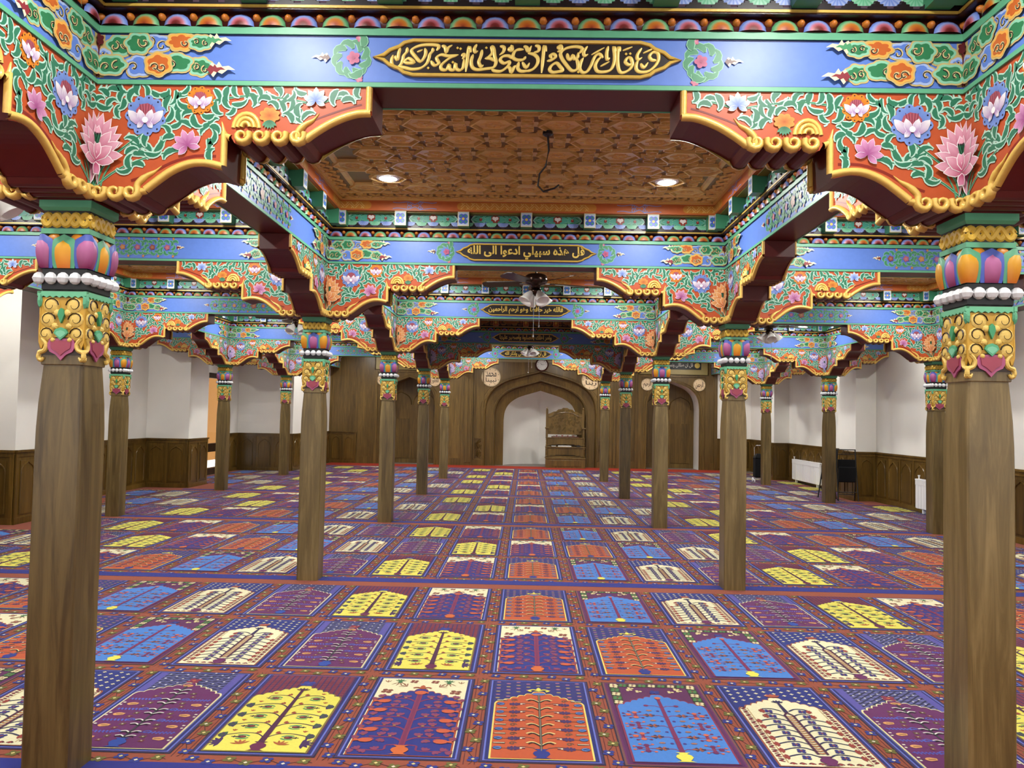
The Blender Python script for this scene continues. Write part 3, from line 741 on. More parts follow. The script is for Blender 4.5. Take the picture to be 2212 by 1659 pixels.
def column(ix, iy):
    x, y = XL[ix], YR[iy]
    r = empty('column', (x, y, .0122), 'carved wooden column, %s from the mihrab wall, %s' % (ORD[5-iy], LINE[ix]), 'column', 'carved columns')
    r.location.z = .012
    k = (.012,)
    def pl(m, n, **kw): o = place(CM[m], n, r, **kw); o.location.z -= .012; return o
    pl('shaft', 'shaft'); r.children[0].location.z = 0; pl('collar', 'collar'); pl('core', 'capital_block')
    vrt = (ix + iy) % 2
    if (ix, iy) in ((1, 0),): vrt = 1
    if (ix, iy) in ((2, 0),): vrt = 0
    for q in range(4):
        rz = (0, 0, q*PI/2)
        pl('carve', 'carved_face', rot=rz); pl('guil', 'guilloche', rot=rz)
        pl('fB' if vrt else 'fA', 'lotus_petal', rot=rz); pl('cA' if vrt else 'cB', 'lotus_petal', rot=rz)
        for dx in (-.05, .05):
            o = pl('tip', 'petal_tip', rot=rz); o.location = Vector((dx*cos(rz[2]), dx*sin(rz[2]), o.location.z))
        for i in range(4):
            u = -.104+.052*i; a = rz[2]; px, py = u, -.104
            o = pl('bead', 'bead'); o.location = (px*cos(a)-py*sin(a), px*sin(a)+py*cos(a), 2.100-.012)
    return r
for iy in range(5):
    for ix in range(4):
        if iy == 0 and ix in (0, 3): pass
        column(ix, iy)

# ------------------------------------------------------------------ brackets on the columns
HB = .115
def lobes(x0, x1, n, zb, zt):
    """scalloped underside from x0 (large x) to x1 (small x)"""
    out = []; w = (x0-x1)/n
    for i in range(n):
        for k in range(5):
            t = k/5; out.append((x0 - w*(i+t), zt - (zt-zb)*math.sqrt(max(0, sin(PI*t)))))
    out.append((x1, zt)); return out
ARMP = [(0, .499), (1.30, .499), (1.30, .378)] + sm([(1.25, .374), (1.18, .355), (1.10, .318), (1.04, .283)], 3) + lobes(1.03, .70, 4, .245, .28) + [(.662, .30), (.658, .135)] \
    + sm([(.60, .150), (.53, .146), (.46, .118), (.40, .075), (.335, .03)], 3) + lobes(.33, .115, 3, .0, .03) + [(0, .03)]
def arm_meshes():
    mb = MB(); n = len(ARMP)
    for yy, fl in ((-HB, 1), (HB, -1)):
        mb.add([(u, yy, v) for u, v in ARMP], [tuple(range(n))[::fl]], '#c4572c')
    vs = [(u, -HB, v) for u, v in ARMP] + [(u, HB, v) for u, v in ARMP]
    mb.add(vs, [(i, (i+1) % n, n+(i+1) % n, n+i) for i in range(n)], '#5e1512')
    body = mb.mesh('bracket_arm', 'paint')
    # gold edge, scrolls and the small fan
    mb = MB()
    for sg in (-1,):
        mf = lambda u, v, t, sg=sg: (u, sg*(HB+t-.004), v)
        g = dict(col=GOLD, col2=GOLDD, mapf=mf)
        mb.relief([(1.285, .497), (1.285, .46), (1.285, .395)], .03, .022, **g)
        mb.relief(sm([(1.295, .389), (1.24, .386), (1.18, .368), (1.12, .34), (1.06, .302), (1.02, .272)], 4), .034, .024, **g)
        mb.relief(sm([(1.03, .275), (.99, .268), (.985, .30), (1.015, .335), (1.05, .355), (1.075, .385)], 4), [.03]*12+[.024, .022, .02, .018, .014, .01, .008, .005, .003], .022, **g)
        for i in range(4):
            c = (.985-.078*i, .282)
            mb.relief([(c[0] + a, c[1] + b2) for a, b2 in spiral(0, 0, .034, .009, 0.5, -1.2, 12)], [.030]*5+[.028, .026, .023, .02, .017, .014, .012, .01], .034, **g)
        mb.relief(sm([(.70, .275), (.675, .29), (.664, .33), (.66, .345)], 3), [.03, .028, .026, .022, .018, .014, .01, .008, .005, .003][:10], .02, **g)
        mb.relief([(.672, .30), (.672, .22), (.672, .152)], .028, .022, **g)
        mb.relief(sm([(.672, .152), (.60, .166), (.53, .162), (.46, .134), (.40, .092), (.345, .048)], 4), .034, .024, **g)
        mb.relief(sm([(.35, .045), (.315, .04), (.31, .07), (.345, .105), (.38, .125), (.41, .15)], 4), [.03]*12+[.024, .022, .02, .018, .014, .01, .008, .005, .003], .022, **g)
        for i in range(3):
            c = (.285-.07*i, .036)
            mb.relief([(c[0] + a, c[1] + b2) for a, b2 in spiral(0, 0, .034, .009, 0.5, -1.2, 12)], [.030]*5+[.028, .026, .023, .02, .017, .014, .012, .01], .034, **g)
        for r, h in ((.055, .012), (.036, .020), (.018, .026)):
            mb.relief([(.765 + r*cos(a), .318 + r*1.15*sin(a)) for a in [PI*i/10 for i in range(11)]], .022, h, **g)
    gold = mb.mesh('gold_edge', 'gold', True)
    return body, gold
def lotus_p(pal):
    p = P2(); ct, mid, base, out = pal; x, y = 0, 0
    for k in range(11):
        a = PI/2 + (k-5)*.27; p.petal(.0, -.02, a, .145 - .006*abs(k-5), .036, base, ct, 20, out)
    for k in range(8):
        a = PI/2 + (k-3.5)*.44; p.petal(0, -.045, a, .115, .04, base, ct, 23, out)
    p.poly([(-.035, .035), (.035, .035), (.02, -.03), (-.02, -.03)], '#3c8a64', 26)
    for k in range(9): p.strip([(-.032+.008*k, .036), (-.02+.005*k, -.01)], .003, '#12241c', 27); p.disc(-.032+.008*k, .037, .004, '#101010', 28, 5)
    for s in (-1, 1): p.petal(0, -.06, PI/2 + s*1.0, .09, .042, base, ct, 28, out); p.petal(0, -.05, PI/2 + s*1.75, .085, .04, base, ct, 26, out)
    for s in (-1, 1): p.petal(.0, -.065, PI/2 + s*.45, .075, .038, base, ct, 30, out)
    p.petal(0, -.07, PI/2, .07, .042, base, ct, 32, out)
    for s in (-1, 1): p.petal(0, -.06, -PI/2+s*.55, .06, .034, base, mid, 27, out)
    p.petal(0, -.06, -PI/2, .09, .036, base, ct, 30, out)
    return p
def peony(p, x, y, r, c1, c2, l, inner=('#ffffff', '#a878b8')):
    p.scallop(x, y, r, 11, c1, l, .15, c2); 
    for k in range(11): a = 2*PI*(k+.5)/11; p.disc(x+r*.86*cos(a), y+r*.86*sin(a), r*.05, '#20182c', l+1, 5)
    p.disc(x, y+r*.1, r*.5, '#b0586a', l+1, 9)
    for k in range(5): p.strip([(x-.3*r+.15*r*k, y+r*.55), (x-.2*r+.1*r*k, y+r*.1)], r*.03, '#7a2a3a', l+2)
    for s in (-1, 1):
        p.petal(x+s*r*.15, y-r*.5, PI/2-s*.75, r*1.0, r*.42, inner[1], inner[0], l+3, '#f4f0fa', .002)
        p.petal(x+s*r*.08, y-r*.45, PI/2-s*.3, r*.75, r*.34, inner[1], inner[0], l+5, '#f4f0fa', .002)
        p.petal(x+s*r*.1, y-r*.3, -PI/2+s*.7, r*.38, r*.22, inner[1], inner[0], l+5, '#f4f0fa', .002)
    p.disc(x, y-r*.22, r*.15, inner[0], l+7, 8)
def lotus_small(p, x, y, r, c1, c2, a, l):
    for k in (-2, 2, -1, 1, 0): p.petal(x, y, a + k*.62, r*(1-.05*abs(k)), r*.42, c2, c1, l+abs(k) % 3, '#f0f2fa', .002)
    for s in (-1, 1): p.petal(x, y, a+s*2.0, r*.7, r*.34, c2, c1, l+4, '#f0f2fa', .002)
def arm_flora():
    p = P2(); rnd = random.Random(5)
    # dark red line following the gold edge
    p.strip(sm([(1.255, .425), (1.2, .41), (1.1, .375), (1.03, .345)], 3), .008, '#7e1f10', 0)
    p.strip(sm([(.64, .195), (.55, .195), (.45, .165), (.36, .115), (.28, .085)], 3), .012, '#8a2412', 0)
    fl = [(.115, .24, .165), (.335, .365, .098), (.565, .435, .064), (.52, .25, .075), (.865, .365, .05), (1.06, .45, .062), (.765, .34, .075)]
    peony(p, .335, .365, .09, '#7d9be0', '#3f5cb4', 6); peony(p, .565, .434, .062, '#e38a20', '#a84a12', 6)
    lotus_small(p, .52, .235, .075, '#e7a8d2', '#a04a86', PI/2+.35, 6); lotus_small(p, 1.06, .435, .06, '#cfe0fb', '#5a78cc', PI/2, 6)
    p.scallop(.865, .372, .046, 8, '#e29a3c', 6, .2, '#b85a18', .8); 
    for k in range(6): p.petal(.865, .352, -PI/2+(k-2.5)*.35, .04, .014, '#2f6a4a', '#5aa07c', 8)
    # stems
    for path in ([(.12, .06), (.17, .16), (.26, .24), (.33, .29)], [(.13, .06), (.22, .13), (.36, .19), (.50, .22)], [(.33, .29), (.42, .34), (.50, .40), (.56, .42)], [(.60, .43), (.75, .455), (.9, .45), (1.02, .43)], [(1.08, .43), (1.15, .45), (1.22, .46)], [(.36, .19), (.42, .26), (.44, .33)]):
        q = sm(path, 5); p.strip(q, .010, '#9fd8ba', 2); p.strip(q, .005, '#2f7f58', 3)
    def lower(x):   # lower limit of the painted field
        if x > 1.03: return .40 + (x-1.03)*.12
        if x > .70: return .40 if .7 < x < .84 else .345
        if x > .64: return .36
        return .185 - max(0, .5-x)*.16 if x > .33 else .105
    done = []
    tries = 0
    while tries < 6000 and len(done) < 120:
        tries += 1
        x, z = rnd.uniform(.13, 1.25), rnd.uniform(.09, .488)
        if z < lower(x)+.02 or z > .482: continue
        if any((x-a)**2 + (z-b2)**2 < (r*.93+.012)**2 for a, b2, r in fl): continue
        if any((x-a)**2 + (z-b2)**2 < .0335**2 for a, b2 in done): continue
        done.append((x, z))
        a = rnd.uniform(0, 2*PI); cu = rnd.choice((-1, 1))*rnd.uniform(1.1, 2.0); L = rnd.uniform(.06, .085)
        p.leaf(x - L*.45*cos(a+cu*.3), z - L*.45*sin(a+cu*.3), a, L, rnd.uniform(.017, .025), cu, 4 if len(done) % 2 else 2, '#2f7a5c', '#bfe8d6', .006)
        if len(done) % 2 == 0:
            p.strip(spiral(x+.012*cos(a), z+.012*sin(a), .02, .007, a, .8*(1 if cu > 0 else -1), 8), .008, '#bfe8d6', 2)
    for s in (0, .02, .035): p.strip(sm([(.118+s, .06), (.12+s*1.2, .10), (.125+s*1.8, .15)], 3), .007, '#5aa882', 3)
    return p
BODY, GOLDM = arm_meshes()
def flora_mesh(p, name):
    mb = MB(); p.clip(HB)
    p.to(mb, lambda u, v, t: (u, -HB-t, v)); return mb.mesh(name, 'paint')
FLORA = flora_mesh(arm_flora(), 'painted_vines')
LOT = []
for pal in (('#f3bccf', '#e09ab8', '#a81f58', '#fff6f8'), ('#f2b674', '#e89a58', '#c2501a', '#fde8c8'), ('#dcc4ea', '#9aa6e0', '#6a48a8', '#f8f2fc')):
    q = P2(); q.merge(lotus_p(pal), HB, .235, sc=1.16); LOT.append(flora_mesh(q, 'painted_lotus'))
def bcore():
    mb = MB(); mb.box(-HB-.0, HB, -HB, HB, .0, .0295, '#5e1512'); return mb.mesh('bracket_core', 'paint')
BCORE = bcore()
def bracket(ix, iy):
    x, y = XL[ix], YR[iy]
    r = empty('bracket', (x, y, 2.435), 'four-armed bracket with painted flowers and gold scrolls on the %s column from the mihrab wall, %s' % (ORD[5-iy], LINE[ix]), 'bracket', 'painted brackets')
    r['label'] = 'flower-painted bracket over the %s column from the mihrab wall, %s' % (ORD[5-iy], LINE[ix])
    place(BCORE, 'core', r)
    for q in range(4):
        sx = .835 if (ix == 3 and q == 0) else 1
        a = place(BODY, 'arm', r, rot=(0, 0, q*PI/2), scale=(sx, 1, 1))
        for sy in (1, -1): place(GOLDM, 'gold_edge', a, scale=(1, sy, 1)); place(FLORA, 'painted_vines', a, scale=(1, sy, 1)); place(LOT[0 if iy == 0 else 1 if iy < 3 else 2], 'painted_lotus', a, scale=(1, sy, 1))
for iy in range(5):
    for ix in range(4): bracket(ix, iy)

# ------------------------------------------------------------------ beams
ZB = 2.934
def cloud(p, x, y, rx, ry, col, tint, l, seed, tail=0):
    rnd = random.Random(seed); n = rnd.choice((5, 6, 7)); ph = rnd.uniform(0, 6)
    def shp(k):
        pts = []
        for i in range(n*5):
            t = 2*PI*i/(n*5); w = 1 - .22 + .22*abs(sin(n*t/2+ph)); 
            pts.append((x + (rx*w+k)*cos(t), y + (ry*w+k)*sin(t)))
        return pts
    p.poly(shp(.012), '#cdb678', l); p.poly(shp(.005), tint, l+1); p.fan(shp(-.006), (x, y), col, col, l+2)
    for s in ((-1, 1), (1,), (-1,), (1, -1))[seed % 4]:
        q = spiral(x+s*rx*rnd.uniform(.2, .45), y+ry*rnd.uniform(-.4, .2), ry*rnd.uniform(.4, .6), ry*.12, rnd.uniform(.8, 3.5), s*rnd.uniform(.7, 1.0), 9)
        p.strip(q, ry*.24, '#d8c48c', l+3); p.strip([(u+.003, v-.002) for u, v in q], .004, '#15131a', l+4)
def flame(p, x, y, L, col, l, s=1):
    for k, c in ((1.0, '#f2e8c0'), (.66, col)):
        pts = [(0, 0), (.25, .45), (.5, .28), (.62, .5), (.8, .2), (1.15, .25), (1.5, 0), (1.1, .02), (.8, -.25), (.55, -.12), (.35, -.45)]
        p.poly([(x + s*u*L*.62*k, y + v*L*.55*k) for u, v in pts], c, l)
        l += 1
def end_clouds():
    p = P2(); G, B2, O, Mr = ('#2f7f52', '#8fd0b0'), ('#5f84da', '#a9c0f0'), ('#c8662a', '#f0b050'), ('#6a1a26', '#d89aa0')
    p.strip([(.12, .03), (.12, .225)], .05, '#c9b274', 0)
    cl = [(.20, .165, .05, .036, G), (.19, .085, .05, .036, G), (.29, .17, .05, .034, G), (.285, .085, .05, .038, B2), (.375, .175, .048, .034, B2), (.38, .09, .05, .036, O), (.465, .18, .05, .03, O), (.47, .10, .05, .034, G), (.555, .075, .045, .028, G), (.55, .185, .04, .024, G)]
    for i, (x, y, a, b2, c) in enumerate(cl): cloud(p, x + (.012, -.01, .004)[i % 3], y + (.006, -.005)[i % 2], a*(1.2, 1.34, 1.1)[i % 3], b2*(1.2, 1.12, 1.3)[i % 3], c[0], c[1], 1+(i*3 % 4)*5, 11+i)
    flame(p, .585, .187, .12, '#4a9a6a', 21); flame(p, .595, .062, .13, '#8a2c38', 21)
    for (y, r) in ((.06, .03), (.19, .03)): p.scallop(.118, y, r, 6, '#5c1018', 12, .25)
    p.strip([(.118, .05), (.118, .2)], [.02, .012], '#5c1018', 12)
    cloud(p, .145, .125, .028, .026, B2[0], B2[1], 6, 3)
    return p.clip(HB)
def scroll_ring(p, x, y, r, l, n=6, a0=0):
    for k in range(n):
        a = a0 + 2*PI*k/n
        p.leaf(x + r*.5*cos(a), y + r*.5*sin(a), a+.5, r*.95, r*.3, 2.3, l, '#3f8f64', '#9ad8b8', .003)
def blossom(p, x, y, r, c, cc, l):
    p.scallop(x, y, r, 5, c, l, .3, cc); p.disc(x, y, r*.25, cc, l+1, 6)
def rosette_end(s):
    p = P2()
    scroll_ring(p, .745*s, .125, .085, 1, 9); 
    for k in (-1, 1): p.leaf(.70*s, .125+k*.05, (PI/2 if k > 0 else -PI/2)+.5*s, .07, .03, -1.6*s*k, 4, '#3f8f64', '#9ad8b8'); blossom(p, .71*s, .125+k*.088, .018, '#c05a7c', '#d88aa4', 3)
    blossom(p, .735*s, .125, .03, '#c25884', '#a03464', 8); flame(p, .835*s, .125, .085, '#5a2218', 6, s)
    return p
def floral_center(half, n):
    p = P2(); cols = ['#8a3030', '#b04a70', '#c8842c', '#a04a8a', '#8a3a30', '#b8702c', '#a84470']
    for i in range(n):
        x = -half + 2*half*i/(n-1)
        scroll_ring(p, x, .125, .075, 1+(i % 2)*3, 7, i*.5)
        for k in (-1, 1): p.leaf(x+.05, .125+k*.045, k*.9, .07, .022, -k*2.2, 6, '#3f8f64', '#9ad8b8', .003); blossom(p, x+.055, .125+k*.082, .013, '#b8702c', '#d8a060', 5)
        blossom(p, x, .125, .028 if i != n//2 else .046, cols[i % 7], mixc(C(cols[i % 7]), C('#f4d8a0'), .3), 9)
    for s in (-1, 1): flame(p, s*(half+.085), .125, .085, '#7a2a1c', 6, s)
    return p
def beam_mesh(x0, x1):
    mb = MB(); mb.box(x0, x1, -HB, HB, .004, .25, '#5f84d8')
    mb.add([(x0, -HB+.001, .003), (x1, -HB+.001, .003), (x1, HB-.001, .003), (x0, HB-.001, .003)], [(0, 1, 2, 3)], '#5e1512')
    o = mb.mesh('beam_body', 'paint')
    mb = MB()
    for s in (-1, 1):
        for (z0, z1, c, e) in ((.0, .019, '#63b18a', .010), (.222, .252, '#63b18a', .012), (.019, .024, '#1b2a86', .003), (.217, .222, '#141f6a', .003)):
            mb.box(x0, x1, s*HB-(e if s < 0 else .0), s*HB+(e if s > 0 else 0), z0, z1, c)
    return o, mb.mesh('green_trim', 'paint')
def paint_faces(p, L, name):
    mb = MB(); p.to(mb, lambda u, v, t: (u, -HB-t, v)); p.to(mb, lambda u, v, t: (L-u, HB+t, v)); return mb.mesh(name, 'paint')
XB, XBT = beam_mesh(HB, S-HB); YB, YBT = beam_mesh(-HB, S-HB)
e1 = end_clouds(); pc = P2(); pc.merge(e1); pc.merge(e1, S, 0, True)
CLOUDS = paint_faces(pc, S, 'painted_clouds')
pr_ = P2(); pr_.merge(rosette_end(1), S/2); pr_.merge(rosette_end(-1), S/2); ROSET = paint_faces(pr_, S, 'painted_rosettes')
pf = P2(); pf.merge(floral_center(.56, 9), S/2); FLOR = paint_faces(pf, S, 'painted_flower_scroll')
# cartouche board
def cart_outline(k):
    H, Lx = .078+k, .65+k*1.6
    r = [(Lx, 0), (Lx-.04, .012+k*.3), (Lx-.065, .034+k*.5), (Lx-.105, .05+k*.6), (Lx-.125, H*.86), (Lx-.165, H), (0, H)]
    pts = r + [(-u, v) for u, v in r[::-1][1:]]; return pts + [(u, -v) for u, v in pts[::-1][1:-1]]
mb = MB(); mf = lambda u, v, t: (u, -t, v)
mb.prism(cart_outline(0), mf, 0, .014, '#1d0d0c', '#2a1512'); CARTB = mb.mesh('cartouche_board', 'paint')
mb = MB(); o_ = cart_outline(-.004); mb.relief(o_, .018, .012, '#d8b552', lambda u, v, t: (u, -.012-t, v), True, 5, '#a8802c'); CARTF = mb.mesh('gold_frame', 'gold')
# hand-lettered line of the rear cartouche, stroke by stroke (pixel paths of the letter strokes)
STA = [[(290,125),(285,160),(262,190),(255,225),(240,262),(205,288),(175,270),(166,230),(178,185)], [(235,128),(222,170),(215,222),(200,205),(195,190)], [(215,278),(270,287),(330,300),(400,290),(445,255),(462,215),(470,180),(492,150),(490,128)],
 [(262,244),(300,212),(345,246),(300,250),(262,244)], [(522,150),(540,112),(480,101),(400,106),(342,128),(324,155),(350,192),(395,237),(425,205),(437,165),(430,130)], [(368,162),(412,143)], [(480,232),(508,268),(542,250),(524,208),(560,182),(620,192),(698,182)], [(690,184),(640,202),(590,238),(560,272),(568,300),(605,302),(625,262),(632,298),(665,302),(676,250),(682,292),(712,306),(738,280),(742,215)],
 [(562,110),(590,122),(600,162),(615,125),(648,104)], [(722,196),(735,178),(746,190),(728,218)], [(795,165),(780,116),(770,200),(758,322)], [(842,98),(824,130),(830,160),(852,150)], [(815,180),(800,230),(810,282),(850,302),(920,294),(978,282),(996,240),(985,190),(976,132),(960,118),(966,165),(930,205),(920,208),(960,214),(990,236)], [(885,142),(876,190),(860,240),(878,276),(897,264)],
 [(1025,112),(1058,122),(1052,158),(1022,184)], [(1110,118),(1098,138),(1122,146),(1118,112),(1110,118)], [(1232,195),(1210,220),(1160,222),(1130,200),(1140,160),(1168,140),(1215,138)], [(1132,212),(1095,190),(1050,195),(1030,224),(1060,250),(1102,236),(1092,272),(1040,312),(990,312),(962,300)], [(1088,278),(1108,290),(1120,324),(1140,282),(1157,268)], [(1178,240),(1170,288),(1200,314),(1275,306)], [(1206,240),(1236,284),(1262,246)], [(1212,113),(1240,124),(1252,158),(1272,112)]]
STB = [[(0,108),(16,146),(42,106)], [(68,104),(98,112),(95,146),(58,158)], [(0,306),(50,292),(86,252),(92,205),(60,172),(14,165)], [(155,152),(140,106),(132,200),(122,320)], [(162,226),(200,215),(228,190),(212,170),(188,180),(200,206)], [(292,302),(266,270),(236,240),(200,258),(184,290),(208,312),(262,305),(292,302)], [(408,166),(432,126),(382,111),(310,124),(268,160),(276,202),(310,252),(352,298),(392,290),(402,250),(384,192)],
 [(318,165),(324,200),(346,212),(360,178),(372,207),(396,196),(402,158)], [(240,152),(272,138),(268,106),(248,114),(258,136)], [(592,200),(562,168),(528,192),(500,260),(470,306),(436,312),(415,282),(424,232),(442,198)], [(502,176),(602,118)], [(472,108),(445,150),(450,182),(478,170)], [(690,150),(674,112),(681,180),(676,242),(650,292),(600,308),(550,302),(534,262),(550,220),(582,188)], [(632,108),(620,160),(625,212),(644,198)], [(572,266),(642,228)],
 [(722,150),(712,114),(704,200),(714,290),(742,314),(792,292),(818,250),(806,204),(780,198),(764,230),(790,252),(818,240)], [(742,142),(816,112)], [(1000,216),(966,214),(948,186),(974,154),(1010,160),(1018,208),(992,260),(940,302),(880,308),(850,290),(848,250),(862,216)], [(888,122),(855,175),(860,212),(892,194)], [(898,162),(992,118)], [(882,242),(905,274),(938,234)]]
DOTS = [(STA, 690, 130), (STA, 714, 136), (STA, 918, 128), (STA, 655, 245), (STA, 460, 292), (STB, 404, 312), (STB, 768, 170), (STB, 800, 168)]
def hand_letter():
    mb = MB(); mf = lambda u, v, t: (u, -.014-t, v)
    def cv(S_, x, y):
        X, Y = (800+x/3.735, 70+y/3.735) if S_ is STA else (1130+x/3.629, 70+y/3.629)
        return ((X-1131.5)*.00199, -(Y-(127.5+(X-1131)*.0085))*.00199)
    for S_ in (STA, STB):
        for st in S_:
            q = sm([cv(S_, x, y) for x, y in st], 4); n = len(q); ml = max(8, n)
            w = [(.0098 + .0072*abs(sin(math.atan2(q[min(i+1, n-1)][1]-q[max(i-1, 0)][1], q[min(i+1, n-1)][0]-q[max(i-1, 0)][0]) - .6))) * min(1, .45+i*.3, .35+(n-1-i)*.25) for i in range(n)]
            mb.relief(q, w, .005, '#efd678', mf, segs=4, col2='#cfa84a')
    for S_, x, y in DOTS:
        u, v = cv(S_, x, y); mb.prism([(u-.006, v), (u, v-.006), (u+.006, v), (u, v+.006)], mf, 0, .004, '#e2c258', '#b98f34')
    return mb.mesh('gold_lettering', 'gold', True)
LETT = [hand_letter()] + [text_mesh(shape_ar(t), 'gold_lettering', 'gold', w, h, .004, .03) for t, w, h in (('قل هذه سبيلي ادعوا الى الله', 1.08, .125), ('فالله خير حافظا وهو ارحم الراحمين', 1.06, .11), ('وامر اهلك بالصلوة واصطبر عليها', 1.0, .11), ('قل ان صلاتى ونسكى ولذكر الله', 1.0, .115))]

# ------------------------------------------------------------------ friezes over the beams
def frieze_meshes(warm=False):
    R = {}; a, b = HB+.005, S-HB-.005
    mf = lambda u, v, t: (u, -HB-t, v)
    mb = MB(); mb.box(a-.03, b+.03, -HB-.006, -HB+.02, .252, .318, '#4c1612')
    n = 27; pit = (b-a)/n
    for i in range(n):
        cx = a + (i+.5)*pit; cols = (['#3f8a5c', '#7cba86', '#c47a2a', '#b45a1e', '#7a2414'] if i % 2 else ['#5a74c8', '#8ea6e4', '#c06a7a', '#7a2424', '#4c1212'])
        vs = []; cs = []; fs = []; K = 9
        for j, r in enumerate((1, .78, .55, .3, .0)):
            for k in range(K):
                t = PI*k/(K-1); vs.append(mf(cx + .058*r*cos(t), .254+.054*r*sin(t), .006+.022*math.sqrt(1-r*r*.98))); cs.append(C(cols[j]))
        for j in range(4):
            for k in range(K-1): fs.append((j*K+k, j*K+k+1, (j+1)*K+k+1, (j+1)*K+k))
        mb.add(vs, fs, cs)
        dome_on(mb, cx+pit/2, .292, .018, .03, '#c9772a', mf, 7)
    R['petal_moulding'] = mb.mesh('petal_moulding', 'paint', True)
    mb = MB(); mb.box(a-.03, b+.03, -HB-.052, -HB, .318, .329, '#c9a84c'); mb.box(a-.03, b+.03, -HB-.046, -HB, .312, .318, '#2a1010'); R['gold_bead'] = mb.mesh('gold_bead', 'gold')
    mb = MB(); n = 34; pit = (b-a)/n
    mb.add([mf(a-.03, .329, .05), mf(b+.03, .329, .05), mf(b+.03, .385, .022), mf(a-.03, .385, .022)], [(0, 1, 2, 3)], '#5a4656' if not warm else '#3a2a26')
    for i in range(n):
        x = a+(i+.5)*pit; w = pit*.5
        pts = [(-w, .329), (w, .329), (w, .338), (w*.72, .338), (w*.72, .347), (w*.45, .347), (w*.45, .357), (w*.18, .357), (w*.18, .366), (-w*.18, .366), (-w*.18, .357), (-w*.45, .357), (-w*.45, .347), (-w*.72, .347), (-w*.72, .338), (-w, .338)]
        mb.prism([(x+u, v) for u, v in pts], mf, .040, .050, '#150a12', '#2a141c')
    R['stepped_teeth'] = mb.mesh('stepped_teeth', 'paint')
    mb = MB()
    for i in range(n+1):
        x = a+i*pit; c1, c2 = (('#6d8ee0', '#c2d2f6') if i % 2 else ('#5fb98c', '#a8e0c4')) if not warm else (('#7a5a2a', '#b08a4a') if i % 2 else ('#5a3a24', '#8a5a34'))
        vs = [mf(x, .392, .040)]; cs = [C(c1)]; fs = []
        for k in range(15):
            t = PI + PI*k/14; r = .052*(1 if k % 2 else .92); vs.append(mf(x+r*cos(t), .392+r*.92*sin(t), .036)); cs.append(C(c2 if k % 2 == 0 else c1))
        for k in range(14): fs.append((0, k+1, k+2))
        mb.add(vs, fs, cs)
    R['fan_petals'] = mb.mesh('fan_petals', 'paint')
    mb = MB(); mb.box(a-.03, b+.03, -HB-.022, -HB+.02, .36, .49, '#241432' if not warm else '#3a1210'); R['frieze_board'] = mb.mesh('frieze_board', 'paint')
    # one flower panel
    p = P2(); Lh = .222
    def brk(k): return [(-Lh-k+.0, .425), (-Lh+.02-k, .452+k), (-Lh+.05, .468+k), (-Lh+.075, .484+k), (Lh-.075, .484+k), (Lh-.05, .468+k), (Lh-.02+k, .452+k), (Lh+k, .425), (Lh-.02+k, .398-k), (Lh-.05, .388-k), (-Lh+.05, .388-k), (-Lh+.02-k, .398-k)]
    if not warm:
        p.poly(brk(.004), '#bfe6d4', 0); p.poly(brk(-.003), '#4fae9a', 1)
        for s in (-1, 1):
            for (x, y, aa, cu) in ((.06, .45, .4, -1.8), (.06, .40, -.4, 1.8), (.11, .46, -.6, 1.5), (.11, .395, .6, -1.5), (.16, .445, .2, -1.6), (.165, .405, -.2, 1.6)):
                p.leaf(x*s, y, aa if s > 0 else PI-aa, .05, .016, cu*s, 3, '#2f8f6a', '#a8e2cc', .0025)
            p.disc(.135*s, .425, .015, '#8a2a24', 6, 7); p.disc(.135*s, .432, .006, '#d88a7a', 7, 5); p.disc(.085*s, .47, .010, '#5a7ed8', 4, 6); p.disc(.085*s, .39, .012, '#5a7ed8', 4, 6)
        p.scallop(0, .432, .042, 8, '#a03a24', 6, .25, '#7a1c14'); p.disc(-.013, .437, .016, '#f4ecea', 8, 8); p.disc(.013, .437, .016, '#f4ecea', 8, 8); p.petal(0, .405, PI/2, .035, .02, '#e8d8d8', '#ffffff', 9)
    else:
        p.poly([(-.17, .425), (-.09, .462), (.09, .462), (.17, .425), (.09, .39), (-.09, .39)], '#c08a2c', 0); p.poly([(-.15, .425), (-.08, .455), (.08, .455), (.15, .425), (.08, .396), (-.08, .396)], '#9a5a1c', 1)
        for s in (-1, 1): p.scallop(.2*s, .425, .035, 6, '#7a2a18', 1, .3, '#b8702c')
    mb = MB(); p.to(mb, lambda u, v, t: (u, -HB-.023-t, v)); R['flower_panel'] = mb.mesh('flower_panel', 'paint')
    mb = MB(); mb.box(-.052, .052, -HB-.135, -HB-.02, .336, .468, '#3f8a66' if not warm else '#5a2018')
    p = P2(); p.rect(-.052, .052, .336, .468, '#e9dcae' if not warm else '#d8a868', 0); p.rect(-.045, .045, .343, .461, '#c4d8f2' if not warm else '#8a2a1c', 1)
    for k in range(4):
        t = PI/4+k*PI/2; p.disc(.022*cos(t)*1.1, .402+.032*sin(t), .024, '#4664c8' if not warm else '#c88a3a', 2, 8); p.disc(.03*cos(t)*1.1, .402+.038*sin(t), .010, '#3f9a6a' if not warm else '#5a1a14', 3, 6)
    p.disc(0, .402, .013, '#e8cc5a', 4, 8)
    p.to(mb, lambda u, v, t: (u, -HB-.135-t, v)); R['rafter_end'] = mb.mesh('rafter_end', 'paint')
    mb = MB(); mb.box(a-.03, b+.03, -HB-.135, -HB, .47, .56, '#cf6a30' if not warm else '#8a3a1c'); mb.box(a-.03, b+.03, -HB-.1, -HB, .462, .47, '#8a7a2c')
    p = P2()
    segs = [(.115, .50), (1.35, 2.55), (3.4, S-.115)]
